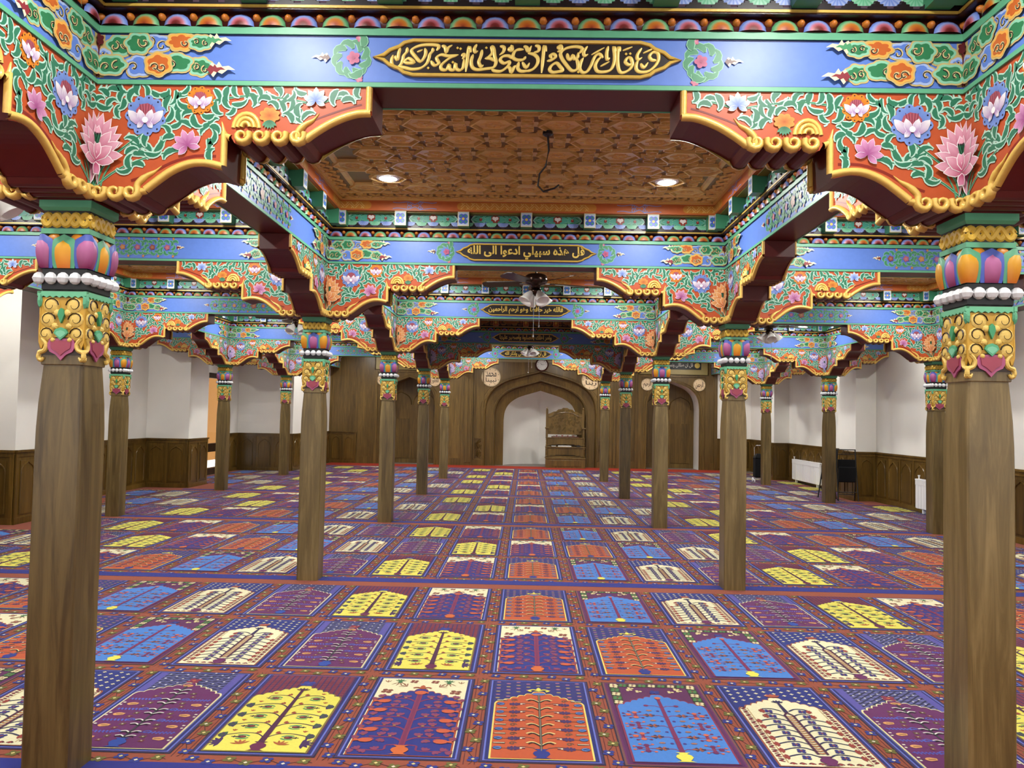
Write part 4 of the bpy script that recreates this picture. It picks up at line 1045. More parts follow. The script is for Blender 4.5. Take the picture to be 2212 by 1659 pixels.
    for (x0, x1) in segs:
        p.rect(x0, x1, .482, .552, '#d99338', 0); 
        for e in (x0, x1): p.disc(e, .517, .035, '#d99338', 0, 10)
        n = int((x1-x0)/.045)
        for i in range(n):
            x = x0+.02+i*.045; y = .517; s = 1 if i % 2 else -1
            p.strip([(x-.02, y+s*.028), (x+.02, y-s*.012)], .006, '#f2c878', 1); p.strip([(x-.02, y+s*.006), (x+.015, y-s*.03)], .006, '#f2c878', 1); p.strip([(x-.012, y-s*.03), (x+.004, y-s*.012)], .006, '#f2c878', 1)
    for x in (.93, 2.97):
        for s in (-1, 1):
            for k in (-1, 1): p.strip(spiral(x+s*.05, .517+k*.018, .024, .006, 0, s*k*1.2, 10), .006, '#8c9ce8', 1); p.strip(sm([(x, .517+k*.01), (x+s*.06, .517+k*.033), (x+s*.15, .517+k*.024), (x+s*.2, .517+k*.03)]), .006, '#8c9ce8', 1)
    p.to(mb, lambda u, v, t: (u, -HB-.135-t, v)); R['orange_board'] = mb.mesh('orange_board', 'paint')
    mb = MB(); mb.box(a-.03, b+.03, -HB-.16, -HB, .56, .575); mb.box(a-.03, b+.03, -HB-.19, -HB, .575, .588); R['cornice'] = mb.mesh('wood_cornice', 'ceil_wood')
    return R
FRZ = frieze_meshes(); FRW = frieze_meshes(True)
def add_frieze(r, F):
    for k in ('petal_moulding', 'gold_bead', 'stepped_teeth', 'fan_petals', 'frieze_board', 'orange_board', 'cornice'): place(F[k], k, r)
    for i in range(7): place(F['rafter_end'], 'rafter_end', r, (S/2 + (i-3)*.575*(1 if abs(i-3) < 3 else .985), 0, 0))
    for i in range(6): place(F['flower_panel'], 'flower_panel', r, (S/2 + (i-2.5)*.575, 0, 0))
BAYN = {0: 'aisle on the glazed-door side', 1: 'central aisle', 2: 'aisle on the radiator side'}
TXT = 'blue beam with black-and-gold Arabic cartouche over the %s column row from the mihrab wall'
for iy in range(5):
    for b in range(3):
        if b == 1: r = empty('cross_beam', (XL[b], YR[iy], ZB), TXT % ORD[5-iy], 'beam', 'blue beams across the hall')
        else: r = empty('cross_beam', (XL[b], YR[iy], ZB), 'blue beam painted with flower scroll and clouds over the %s column row from the mihrab wall, %s' % (ORD[5-iy], BAYN[b]), 'beam', 'blue beams across the hall'); r['label'] = 'blue flower-scroll beam over the %s column row from the mihrab wall, %s' % (ORD[5-iy], BAYN[b])
        place(XB, 'body', r); place(XBT, 'green_trim', r); place(CLOUDS, 'painted_clouds', r)
        add_frieze(r, FRW if (b == 1 and iy == 3) else FRZ)
        if b == 1:
            place(ROSET, 'painted_rosettes', r)
            c = place(CARTB, 'cartouche', r, (S/2, -HB, .125)); place(CARTF, 'gold_frame', c); q = place(LETT[iy], 'lettering', c, (0, 0 if iy == 0 else -.014, 0))
        else: place(FLOR, 'painted_flower_scroll', r)
LEN = [('rear', -3.9, 3.9)] + [(k, YR[k], 3.9) for k in range(4)] + [('far', 15.6, WF-15.6-.01)]
for ix in range(4):
    for (k, y0, L) in LEN:
        nm = {'rear': 'from the back wall to the fifth column', 'far': 'from the first column to the mihrab wall'}.get(k) or 'from the %s to the %s column' % (ORD[5-k], ORD[4-k])
        side = ix < 2; sc = L/S
        r = empty('long_beam', (XL[ix], y0 if side else y0+L, ZB), 'blue lengthwise beam %s, %s' % (nm, LINE[ix]), 'beam', 'blue beams along the hall', PI/2 if side else -PI/2)
        if sc != 1: r.scale = (sc, 1, 1)
        o = place(YB, 'body', r)
        if not side: o.location.x = HB*2-.23+.0
        place(YBT, 'green_trim', r); place(CLOUDS, 'painted_clouds', r); place(FLOR, 'painted_flower_scroll', r); add_frieze(r, FRZ)
for iy in range(5):
    for (x0, x1, t) in ((WL, -5.85-HB, 'glazed-door'), (5.85+HB, WR, 'radiator')):
        r = empty('wall_beam', (x0, YR[iy], ZB), 'short blue beam from the %s column from the mihrab wall to the %s side wall' % (ORD[5-iy], t), 'beam', 'short beams to the side walls')
        m1, m2 = beam_mesh(0.002, x1-x0-.002); place(m1, 'body', r); place(m2, 'green_trim', r)
        p = P2(); p.merge(e1, x1-x0+HB if x0 < 0 else -HB, 0, x0 < 0)
        mb = MB(); p.to(mb, lambda u, v, t: (u, -HB-t, v)); place(mb.mesh('painted_clouds', 'paint'), 'painted_clouds', r)
        mb = MB(); mb.box(.002, x1-x0-.002, -HB, HB, .252, .584, '#3f8a66'); place(mb.mesh('wall_beam_top', 'paint'), 'upper_board', r)

# ------------------------------------------------------------------ carved wooden ceilings of the bays
def hexa(x, y, rx, ry): return [(x+rx, y), (x+rx*.52, y+ry), (x-rx*.52, y+ry), (x-rx, y), (x-rx*.52, y-ry), (x+rx*.52, y-ry)]
HP = []; A_, B_ = .46, .30
for j in range(10):
    for i in range(8):
        x, y = -1.61+i*A_+(A_/2 if j % 2 else 0), -1.35+j*B_
        if abs(x) < 1.42: HP.append((x, y))
def ceiling_lattice():
    mb = MB(); mf = lambda u, v, t: (u, v, -t)
    
    for (x, y) in HP:
        mb.relief(hexa(x, y, .152, .108), .026, .03, '#ffffff', mf, True, 4)
        for (dx, dy) in ((.23, 0), (.115, .15), (-.115, .15), (.23, .085), (.23, -.085)):
            if abs(x+dx) > 1.48 or abs(y+dy) > 1.48: continue
            mb.relief([(x+dx+.046*cos(k*PI/3+.5), y+dy+.036*sin(k*PI/3+.5)) for k in range(6)], .014, .024, '#ffffff', mf, True, 4)
            mb.prism([(x+dx+.026*cos(k*PI/3), y+dy+.022*sin(k*PI/3)) for k in range(6)], mf, 0, .008, '#ffffff', '#ffffff')
        for (dx, dy) in ((.115, .15), (-.115, .15)):
            mb.relief([(x+dx*.55, y+dy*.85), (x+dx*1.45, y+dy*1.15)], .016, .018, '#ffffff', mf, False, 3)
        mb.relief([(x+.155, y+.02), (x+.305, y+.02)], .012, .016, '#ffffff', mf, False, 3); mb.relief([(x+.155, y-.02), (x+.305, y-.02)], .012, .016, '#ffffff', mf, False, 3)
    for s in (-1, 1):
        for q in range(2):
            f2 = (lambda u, v, t: (u, v, -t)) if q == 0 else (lambda u, v, t: (v, u, -t))
            mb.relief([(-1.72, s*1.5), (1.72, s*1.5)], .06, .016, '#ffffff', f2, False, 4); mb.relief([(-1.72, s*1.70), (1.72, s*1.70)], .05, .03, '#ffffff', f2, False, 4)
            for i in range(28):
                x = -1.6+i*.119; mb.relief([(x-.05, s*1.66), (x, s*1.60), (x+.05, s*1.66)], .016, .015, '#ffffff', f2, False, 3); mb.relief([(x-.05, s*1.56), (x, s*1.61), (x+.05, s*1.56)], .016, .015, '#ffffff', f2, False, 3)
    return mb.mesh('ceiling_lattice', 'ceil_wood')
def ceiling_board():
    mb = MB(); mb.box(-1.72, 1.72, -1.72, 1.72, 0, .03); return mb.mesh('ceiling_board', 'ceil_dark')
def carved_hex():
    mb = MB(); mf = lambda u, v, t: (u, v, -t)
    mb.prism(hexa(0, 0, .122, .086), mf, 0, .012, '#ffffff', '#ffffff')
    f2 = lambda u, v, t: (u, v, -.0115-t)
    for k in range(6):
        a = k*PI/3; mb.relief([(.02*cos(a), .016*sin(a)), (.05*cos(a+.4), .042*sin(a+.4)), (.085*cos(a), .06*sin(a))], [.008, .018, .006], .008, '#ffffff', f2, False, 3)
    mb.relief([(.06*cos(k*PI/8), .045*sin(k*PI/8)) for k in range(16)], .010, .007, '#ffffff', f2, True, 3); dome_on(mb, 0, 0, .018, .009, '#ffffff', f2, 7)
    return mb.mesh('carved_panel', 'ceil_wood')
CLAT, CHEX, CBRD = ceiling_lattice(), carved_hex(), ceiling_board()
for bx in BX:
    for by in (-1.95, 1.95, 5.85, 9.75, 13.65):
        o = place(CBRD, 'ceiling', None, (bx, by, ZC)); o['kind'] = 'structure'; place(CLAT, 'carved_lattice', o)
        if by > 0 and (bx == 0 or by > 3):
            for (x, y) in HP:
                if bx == 0 and by < 6 or abs(x) < 2: place(CHEX, 'carved_panel', o, (x, y, 0))
def lamp_mesh():
    mb = MB(); mb.lathe([(.095, 0), (.095, -.012), (.075, -.016), (.072, -.008)], '#f2f2f2', 20, caps=False); r = mb.mesh('lamp_ring', 'white')
    mb = MB(); mb.lathe([(.072, -.010), (.06, -.022), (.03, -.03), (.001, -.032)], '#ffffff', 16, caps=False); return r, mb.mesh('lamp_diffuser', 'lamp', True)
LR, LD = lamp_mesh()
YN = {-1.95: 'behind the fifth column row', 1.95: 'between fourth and fifth column rows', 5.85: 'between third and fourth column rows', 9.75: 'between second and third column rows', 13.65: 'between first and second column rows', 18.1: 'along the mihrab wall'}
for (x, y) in LIT:
    by = min(YN, key=lambda k: abs(k-y)); bi = min(range(3), key=lambda k: abs(BX[k]-x))
    t = BAYN[bi] if abs(x) < 6 else 'strip by the glazed-door wall' if x < 0 else 'strip by the radiator wall'
    r = empty('downlight', (x, y, ZC-.012 if by < 15 and abs(x) < 6 else ZC), 'round ceiling lamp %s, %s' % (YN[by], t), 'ceiling lamp', 'recessed ceiling lamps')
    place(LR, 'ring', r); place(LD, 'diffuser', r)
# loose cable hanging from the ceiling
mb = MB(); mb.lathe([(.035, 0), (.035, -.02), (.02, -.03)], '#101010', 12); mb.tube(sm_ := [(0, 0, -.02), (.01, .02, -.12), (-.01, .06, -.22), (-.05, .10, -.26), (-.06, .14, -.33), (-.02, .18, -.36), (.06, .2, -.33), (.09, .22, -.30)], .007, '#1a1410', 6)
o = place(mb.mesh('hanging_cable', 'black'), 'hanging_cable', None, (.14, 1.9, ZC-.02)); tag(o, 'loose black cable hanging from a ceiling hook in the carved bay', 'cable')

# ------------------------------------------------------------------ the mihrab wall of dark wood
MX = .485      # axis of the mihrab
def keel(hw, spring, apex, n=6):
    """right half of a keel arch from the foot up to the apex"""
    H = apex-spring
    k = [(hw, 0), (hw, spring*.5), (hw, spring)]
    c = sm([(hw, spring), (hw*.965, spring+H*.30), (hw*.85, spring+H*.55), (hw*.64, spring+H*.74), (hw*.42, spring+H*.845)], 4)
    return k + c[1:] + [(hw*.2, spring+H*.925), (0, apex)]
def full(a): return [(-u, v) for u, v in a] + [(u, v) for u, v in a[::-1][1:]]
def ring(mb, A, ya, B, yb, cx):
    n = len(A); vs = [(cx+u, ya, v) for u, v in A] + [(cx+u, yb, v) for u, v in B]
    mb.add(vs, [(i, i+1, n+i+1, n+i) for i in range(n-1)], '#ffffff')
def front_with_arch(x0, x1, zt, arch, cx, y):
    mb = MB(); A = full(arch); n = len(A)
    l, r = A[0][0]+cx, A[-1][0]+cx
    mb.add([(x0, y, 0), (l, y, 0), (l, y, zt), (x0, y, zt)], [(0, 1, 2, 3)], '#ffffff'); mb.add([(r, y, 0), (x1, y, 0), (x1, y, zt), (r, y, zt)], [(0, 1, 2, 3)], '#ffffff')
    top = [(cx+u, y, zt) for u, v in A]; vs = [(cx+u, y, v) for u, v in A] + top
    mb.add(vs, [(i, i+1, n+i+1, n+i) for i in range(n-1)], '#ffffff')
    return mb
def bead_arch(mb, arch, cx, y, w=.03, h=.02):
    mb.relief([(cx+u, v) for u, v in full(arch)], w, h, '#ffffff', lambda u, v, t: (u, y-t, v), False, 4)
def pil(mb, x0, x1, z0, z1, y, d): mb.box(x0, x1, y-d, y, z0, z1, ch=.004)
def carved_block(x0, x1, z0, z1, y):
    mb = MB(); rnd = random.Random(3); mb.box(x0, x1, y-.01, y, z0, z1)
    for i in range(46):
        x, z = rnd.uniform(x0+.05, x1-.05), rnd.uniform(z0+.05, z1-.05); a = rnd.uniform(0, 6)
        mb.relief(spiral(x, z, .045, .01, a, rnd.choice((-1, 1))*.9, 8), .016, .012, '#ffffff', lambda u, v, t: (u, y-.01-t, v), False, 3)
    return mb.mesh('carved_block', 'panel_wood')
r = empty('mihrab', (MX, WF, 0), 'tall dark wooden mihrab with stepped keel arch and white niche', 'mihrab')
def mpart(mb, name, mat='panel_wood', parent=None):
    o = place(mb.mesh(name, mat), name, parent or r); 
    if not parent: o.location = (-MX, -WF, 0)
    return o
aO, aM, aI = keel(1.72, 1.66, 2.93), keel(1.42, 1.55, 2.65), keel(1.145, 1.42, 2.36)
mpart(front_with_arch(MX-2.35, MX+2.35, 3.3, aO, MX, WF), 'front_panel')
mb = MB(); ring(mb, full(aO), WF, full([(u*.985, v*.99) for u, v in aO]), WF+.16, MX); ring(mb, full([(u*.985, v*.99) for u, v in aO]), WF+.16, full(aM), WF+.20, MX); bead_arch(mb, [(u*1.02, v*1.007) for u, v in aO], MX, WF, .05, .025); bead_arch(mb, [(u*1.075, v*1.02) for u, v in aO], MX, WF, .02, .012); mpart(mb, 'outer_arch')
mb = MB(); ring(mb, full(aM), WF+.20, full([(u*.985, v*.99) for u, v in aM]), WF+.36, MX); ring(mb, full([(u*.985, v*.99) for u, v in aM]), WF+.36, full(aI), WF+.42, MX); bead_arch(mb, [(u*1.03, v*1.01) for u, v in aM], MX, WF+.19, .04, .02); mpart(mb, 'inner_arch')
mb = MB(); n = len(full(aI)); A = full(aI); rows = []
for k in range(9):
    t = k/8; q = math.sqrt(max(0, 1-t*t))
    rows += [(MX+u*q, WF+.42+1.05*t, v*(.80+.20*q) if v > .1 else 0) for u, v in A]
mb.add(rows, [(k*n+i, k*n+i+1, (k+1)*n+i+1, (k+1)*n+i) for k in range(8) for i in range(n-1)], '#ffffff'); mpart(mb, 'white_niche', 'wall').data.polygons.foreach_set('use_smooth', [True]*(8*(n-1)))
for s in (-1, 1):
    mb = MB(); c = MX+s*2.22
    pil(mb, c-.13, c+.13, 0, 3.3, WF, .07); pil(mb, c-.085, c-.03, .1, 3.2, WF-.07, .03); pil(mb, c+.03, c+.085, .1, 3.2, WF-.07, .03); mpart(mb, 'pilaster')
    x0, x1 = sorted((MX+s*2.04, MX+s*1.92)); mb = MB(); 
    a, b = sorted((MX+s*2.06, MX+s*1.76))
    pil(mb, a, a+.035, .2, 3.25, WF, .06); pil(mb, b-.035, b, .2, 3.25, WF, .06); mb.box(a, b, WF-.03, WF, .83, .86); mb.box(a, b, WF-.02, WF, 3.2, 3.25); mpart(mb, 'panel_frame')
    place(carved_block(a+.03, b-.03, .24, .82, WF), 'carved_block', r, (-MX, -WF, 0))
    mb = MB(); a2, b2 = sorted((MX+s*1.75, MX+s*2.08)); mb.box(a2, b2, WF-.05, WF, 0, .2, ch=.01); mpart(mb, 'plinth')
mb = MB(); mb.box(MX-2.3, MX+2.3, WF-.03, WF, 3.22, 3.30, '#a89468'); mpart(mb, 'cornice_band', 'paint')
# two side alcoves
def alcove(cx, side):
    lab = 'arched wooden alcove beside the mihrab, with white reveal and black lettered board above' if side > 0 else 'arched wooden alcove beside the mihrab, with blank dark boards on its glazed-door side'
    lab = 'arched wooden alcove on the radiator side of the mihrab' if side > 0 else 'arched wooden alcove on the glazed-door side of the mihrab'
    e = empty('alcove', (cx, WF, 0), lab, 'alcove', 'alcoves beside the mihrab')
    def ap(mb, name, mat='panel_wood'): return place(mb.mesh(name, mat), name, e, (-cx, -WF, 0))
    a = keel(.80, 1.84, 2.70)
    ap(front_with_arch(cx-1.06, cx+1.06, 2.92, a, cx, WF), 'front_panel')
    mb = MB(); bead_arch(mb, [(u*1.04, v*1.012) for u, v in a], cx, WF, .035, .018); bead_arch(mb, [(u*1.12, v*1.03) for u, v in a], cx, WF, .03, .014)
    mb.box(cx-1.04, cx+1.04, WF-.03, WF, 2.84, 2.92); mb.box(cx-1.06, cx-.98, WF-.035, WF, 0, 2.9); mb.box(cx+.98, cx+1.06, WF-.035, WF, 0, 2.9); ap(mb, 'arch_moulding')
    A = full(a); h = len(A)//2; B = [(u, v) for u, v in A]
    for (seg, nm, mt) in ((A[:h+1], 'reveal', 'panel_wood'), (A[h:], 'reveal', 'wall')):
        mb = MB(); n = len(seg); mb.add([(cx+u, WF, v) for u, v in seg]+[(cx+u, WF+.75, v) for u, v in seg], [(i, i+1, n+i+1, n+i) for i in range(n-1)], '#ffffff'); ap(mb, nm, mt)
    mb = MB(); mb.box(cx-.82, cx+.82, WF+.74, WF+.8, 0, 2.75); ap(mb, 'back_board')
    for s in (-1, 1):
        mb = MB(); q = keel(.34, 1.75, 2.15); mb.relief([(cx+s*.37+u, v+.1) for u, v in full(q)[2:-2]], .03, .015, '#ffffff', lambda u, v, t: (u, WF+.74-t, v), False, 3); mb.box(cx+s*.37-.3, cx+s*.37+.3, WF+.725, WF+.74, .15, 1.4, ch=.005); ap(mb, 'door_leaf')
    mb = MB(); mb.box(cx-1.06, cx+1.06, WF-.02, WF, 2.92, 3.40, '#9c8a52'); o = ap(mb, 'gold_frieze', 'gold')
    mb = MB(); mb.box(cx-1.08, cx-1.05, WF-.03, WF, 2.9, 3.4); mb.box(cx+1.05, cx+1.08, WF-.03, WF, 2.9, 3.4); mb.box(cx-1.08, cx+1.08, WF-.03, WF, 2.905, 2.925); ap(mb, 'frieze_frame')
    mb = MB(); mb.box(cx-.85, cx+.85, WF-.03, WF-.02, 3.08, 3.34, '#0b0a0a'); bo = ap(mb, 'lettered_board', 'paint')
    tm = text_mesh(shape_ar('قل ان صلاتى ونسكى ومحياى'), 'white_lettering', 'paint', 1.2, .15, .004, .02); place(tm, 'lettering', bo, (cx, WF-.03, 3.21))
    for s in (-1, 1):
        mb = MB(); dome_on(mb, cx+s*.73, 3.21, .085, .008, '#d8bc58', lambda u, v, t: (u, WF-.03-t, v), 14); place(mb.mesh('gold_roundel', 'gold'), 'roundel', bo)
alcove(4.56, 1); alcove(-3.59, -1)
# panels closing the wood wall
def woodpanel(x0, x1, label):
    mb = MB(); mb.box(x0, x1, WF, WF+.06, 0, 3.4); o = place(mb.mesh('wood_panel', 'panel_wood'), 'wall_panel'); tag(o, label, 'wall panel')
    n = 2; w = (x1-x0)/n
    mb = MB(); mb.box(x0, x0+.10, WF-.03, WF, 0, 3.4, ch=.006); place(mb.mesh('stile', 'panel_wood'), 'stile', o)
    mb = MB(); mb.box(x1-.10, x1, WF-.03, WF, 0, 3.4, ch=.006); place(mb.mesh('stile', 'panel_wood'), 'stile', o)
    mb = MB(); mb.box(x0+.10, x1-.10, WF-.015, WF, 0, .22, ch=.004); place(mb.mesh('rail', 'panel_wood'), 'rail', o)
    return o
woodpanel(-2.53, MX-2.35, 'narrow dark wood panel between mihrab and glazed-door alcove'); woodpanel(MX+2.35, 3.5, 'narrow dark wood panel between mihrab and radiator-side alcove')
woodpanel(5.62, 5.92, 'narrow dark wood panel closing the wood wall on the radiator side'); woodpanel(-6.1, -4.65, 'broad plain dark wood panel above low panelling, glazed-door end of the mihrab wall')
wainscot(-6.03, WF-.03, -5.2, WF-.03, 'glossy lighter wainscot under the broad plain wood panel')
# medallions, clock
def medallion(x, z, rr, word, label, yo=.0):
    e = empty('medallion', (x, WF-yo, z), label, 'medallion', 'round lettered wooden medallions')
    mb = MB(); n = 28; mb.prism([(rr*cos(2*PI*i/n), rr*sin(2*PI*i/n)) for i in range(n)], lambda u, v, t: (u, -t, v), 0, .03, '#ffffff', '#ffffff'); d = place(mb.mesh('disc', 'medal'), 'disc', e)
    mb = MB(); mb.relief([(rr*.95*cos(2*PI*i/n), rr*.95*sin(2*PI*i/n)) for i in range(n)], rr*.10, .012, '#d8c298', lambda u, v, t: (u, -.028-t, v), True, 4); place(mb.mesh('rim', 'paint'), 'rim', e)
    w = word.split('|')
    for k, t in enumerate(w):
        hh = rr*1.25/len(w); z0 = (len(w)-1)*hh/2 - k*hh
        place(text_mesh(shape_ar(t), 'brown_lettering', 'dark', rr*(1.25 if len(w) == 1 else 1.1), hh*.9, .006, .006), 'lettering', e, (0, -.03, z0))
    for k in range(9):
        a = k*2*PI/9+.3; mb = MB(); mb.relief([(rr*.78*cos(a), rr*.78*sin(a)), (rr*.84*cos(a+.08), rr*.84*sin(a+.08))], rr*.06, .004, '#4a2a14', lambda u, v, t: (u, -.03-t, v), False, 3); place(mb.mesh('mark', 'paint'), 'mark', e)
medallion(-1.06, 2.74, .30, 'محمد|نبينا', 'large pale medallion with brown lettering, glazed-door side of the mihrab arch')
medallion(2.03, 2.70, .30, 'الله|ربنا', 'large pale medallion with brown lettering, radiator side of the mihrab arch')
medallion(3.76, 2.60, .19, 'الرحيم', 'small pale medallion on the radiator-side alcove, next to the mihrab', .0)
medallion(5.36, 2.61, .19, 'الرحمن', 'small pale medallion on the radiator-side alcove, next to the white wall', .0)
medallion(-2.80, 2.60, .18, 'الغفور', 'small pale medallion on the glazed-door-side alcove, next to the mihrab', .0)
medallion(-4.42, 2.60, .18, 'الودود', 'small pale medallion on the glazed-door-side alcove, next to the plain wood panel', .0)
e = empty('wall_clock', (.505, WF-.03, 3.15), 'round wall clock with white face and brown rim over the mihrab arch', 'clock')
mb = MB(); n = 28; mb.prism([(.17*cos(2*PI*i/n), .17*sin(2*PI*i/n)) for i in range(n)], lambda u, v, t: (u, -t, v), 0, .03, '#f4f2ec', '#f4f2ec'); place(mb.mesh('clock_face', 'paint'), 'face', e)
mb = MB(); mb.relief([(.185*cos(2*PI*i/n), .185*sin(2*PI*i/n)) for i in range(n)], .05, .05, '#4a1c12', lambda u, v, t: (u, -t, v), True, 5); place(mb.mesh('clock_rim', 'paint'), 'rim', e)
for nm, a, L, w in (('hour_hand', 2.45, .09, .014), ('minute_hand', .1, .13, .010)):
    mb = MB(); mb.prism([(-w/2*sin(a), w/2*cos(a)), (L*cos(a), L*sin(a)), (w/2*sin(a), -w/2*cos(a))], lambda u, v, t: (u, -.033-t, v), 0, .003, '#101010', '#101010'); place(mb.mesh(nm, 'paint'), nm, e)
for k in range(12): place(text_mesh(str(k+1), 'numeral', 'dark', .035 if k > 8 else .02, .034, .002, 0), 'numeral', e, (.135*sin((k+1)*PI/6), -.03, .135*cos((k+1)*PI/6)))

# ------------------------------------------------------------------ carved preacher's chair with steps
e = empty('minbar_chair', (1.255, 20.2, .012), 'carved wooden minbar chair with steps in front of the white niche', 'chair'); e.scale = (1, .64, 1)
def cp(mb, name, mat='panel_wood', par=None): return place(mb.mesh(name, mat), name, par or e)
mb = MB(); mb.box(-.6, .6, 0, .95, 0, .27, ch=.004); mb.box(-.615, .615, -.015, .96, .27, .30, ch=.004); o = cp(mb, 'lower_step')
mb = MB(); mb.box(-.48, .48, -.012, 0, .05, .23, ch=.005); dome_on(mb, -.22, .14, .10, .012, '#fff', lambda u, v, t: (u, -.012-t, v), 12, .045) if False else None; cp(mb, 'drawer_front', 'panel_wood', o)
def apron(z0, z1, y, w): 
    pts = [(-w, z1), (w, z1), (w, z0)] + [(w*.86, z0), (w*.8, z0+.035), (w*.6, z0+.02), (w*.45, z0+.05), (w*.2, z0+.04), (0, z0+.055), (-w*.2, z0+.04), (-w*.45, z0+.05), (-w*.6, z0+.02), (-w*.8, z0+.035), (-w*.86, z0), (-w, z0)]
    mb = MB(); mb.prism(pts, lambda u, v, t: (u, y-t, v), 0, .02, '#fff', '#fff') if False else mb.prism(pts, lambda u, v, t: (u, y-t, v), 0, .02, '#ffffff', '#ffffff'); return mb
mb = MB(); mb.box(-.6, .6, .28, .95, .30, .36); mb.box(-.6, .6, .5, .95, .36, .60); mb.box(-.61, .61, .22, .96, .60, .63, ch=.004); cp(mb, 'middle_step'); cp(apron(.34, .60, .27, .56), 'apron')
mb = MB(); mb.box(-.58, .58, .6, .95, .63, .88); mb.box(-.60, .60, .44, .96, .88, .91, ch=.004); cp(mb, 'seat'); cp(apron(.66, .88, .48, .54), 'apron')
for s in (-1, 1):
    for (y, z0, z1) in ((.25, .30, .60), (.47, .63, .88)):
        mb = MB(); mb.lathe([(.02, z0), (.03, z0+.04), (.018, z0+.09), (.026, z0+(z1-z0)*.5), (.018, z1-.08), (.028, z1-.03), (.02, z1)], '#ffffff', 10, s*.57, y); cp(mb, 'spindle')
    mb = MB(); mb.box(s*.56-.035, s*.56+.035, .86, .93, .91, 1.76, ch=.006); mb.lathe([(.02, 1.76), (.034, 1.79), (.02, 1.82), (.004, 1.84)], '#ffffff', 10, s*.56, .895); cp(mb, 'back_post')
    mb = MB(); mb.box(s*.56-.06, s*.56+.06, .48, .9, 1.17, 1.215, ch=.006); mb.box(s*.56-.03, s*.56+.03, .52, .58, .91, 1.17); mb.box(s*.56-.02, s*.56+.02, .58, .86, .95, 1.12); cp(mb, 'armrest')
crest = [(-.53, 1.0), (.53, 1.0), (.53, 1.62), (.44, 1.66), (.36, 1.70), (.28, 1.71), (.22, 1.77), (.12, 1.78), (.07, 1.82), (-.07, 1.82), (-.12, 1.78), (-.22, 1.77), (-.28, 1.71), (-.36, 1.70), (-.44, 1.66), (-.53, 1.62)]
mb = MB(); mb.prism(crest, lambda u, v, t: (u, .90-t, v), 0, .03, '#ffffff', '#ffffff'); bk = cp(mb, 'carved_back')
mb = MB(); rnd = random.Random(8)
for i in range(150):
    u, v = rnd.uniform(-.48, .48), rnd.uniform(1.06, 1.78)
    if v > 1.62 + (.5-abs(u))*.36: continue
    mb.relief(spiral(u, v, .035, .008, rnd.uniform(0, 6), rnd.choice((-1, 1)), 8), .012, .014, '#ffffff', lambda a, b2, t: (a, .872-t, b2), False, 3)
place(mb.mesh('scroll_carving', 'column_wood'), 'scroll_carving', bk)['kind'] = 'stuff'
mb = MB(); mb.relief(sm([(-.52, 1.55), (-.4, 1.56), (-.25, 1.64), (0, 1.68), (.25, 1.64), (.4, 1.56), (.52, 1.55)], 4), .03, .025, '#ffffff', lambda a, b2, t: (a, .872-t, b2)); place(mb.mesh('crest_moulding', 'panel_wood'), 'crest_moulding', bk)
mb = MB(); 
for i in range(9): mb.prism([(-.38+i*.085, .975), (-.34+i*.085, .94), (-.30+i*.085, .975)], lambda u, v, t: (u, .80-t, v), 0, .01, ['#c8c0b0', '#8a2a1c'][i % 2], '#5a3a2a')
mb.box(-.42, .42, .6, .86, .91, .94, '#5a2a1c'); place(mb.mesh('seat_cloth', 'paint'), 'seat_cushion', e)
mb = MB(); mb.box(-.22, .18, 0, .14, 0, .035, '#f2f0ea', .006); o = place(mb.mesh('white_book', 'paint'), 'book', None, (1.255, 20.35, .643)); tag(o, 'flat white book lying on the step of the minbar chair', 'book')
mb = MB(); pts = [(-.2, 0, .0), (.0, .02, .09), (.2, 0, .0), (.25, .12, .0), (0, .14, .07), (-.25, .12, 0)]; mb.add(pts, [(0, 1, 4, 5), (1, 2, 3, 4)], '#b8b6ae'); o = place(mb.mesh('open_book', 'paint'), 'open_book', None, (1.255, 20.52, .643)); tag(o, 'grey open book propped behind the white book on the minbar chair', 'book')
mb = MB(); mb.box(-.07, .07, -.05, .05, 0, .03, '#c8c6be', .004); o = place(mb.mesh('grey_book', 'paint'), 'book', None, (.90, 20.40, .643)); tag(o, 'small pale grey book at the open end of the minbar step', 'book')
mb = MB(); mb.box(-.06, .06, -.05, .05, 0, .045, '#1a1a1a', .006); mb.box(-.05, .05, -.053, -.05, .01, .035, '#2c2c2c'); o = place(mb.mesh('black_case', 'paint'), 'case', None, (1.65, 20.40, .643)); tag(o, 'small black case on the step of the minbar chair', 'case')

# ------------------------------------------------------------------ radiators, chairs, bags, stanchion
def radiator(y0, n, label):
    e = empty('radiator', (WR-.05, y0, .0), label, 'radiator', 'white sectional radiators')
    mb = MB(); w = .098
    mb.box(-.09, -.02, .004, w-.004, .09, .58, '#f2f3f5', .012); mb.box(-.095, -.09, .006, w-.006, .10, .56, '#fafafa'); sec = mb.mesh('radiator_section', 'white')
    for i in range(n): place(sec, 'section', e, (0, i*w, 0))
    mb = MB(); mb.box(-.10, -.01, -.005, n*w+.005, .58, .60); 
    for i in range(n*3): mb.box(-.10, -.095, i*w/3+.004, i*w/3+w/3-.006, .50, .58)
    place(mb.mesh('grille', 'white'), 'grille', e)
    mb = MB(); mb.lathe([(.012, .60), (.012, .64), (.02, .645), (.02, .665)], '#ffffff', 10, -.05, n*w-.04); mb.box(-.08, -.03, .2, .24, .024, .09); mb.box(-.08, -.03, n*w-.24, n*w-.2, .024, .09); place(mb.mesh('feet_and_valve', 'white'), 'feet_and_valve', e)
radiator(14.7, 19, 'long white radiator on the wall between folded chairs and trolley bag')
radiator(8.75, 16, 'white radiator on the wall between the chair pier and the next rear pier')
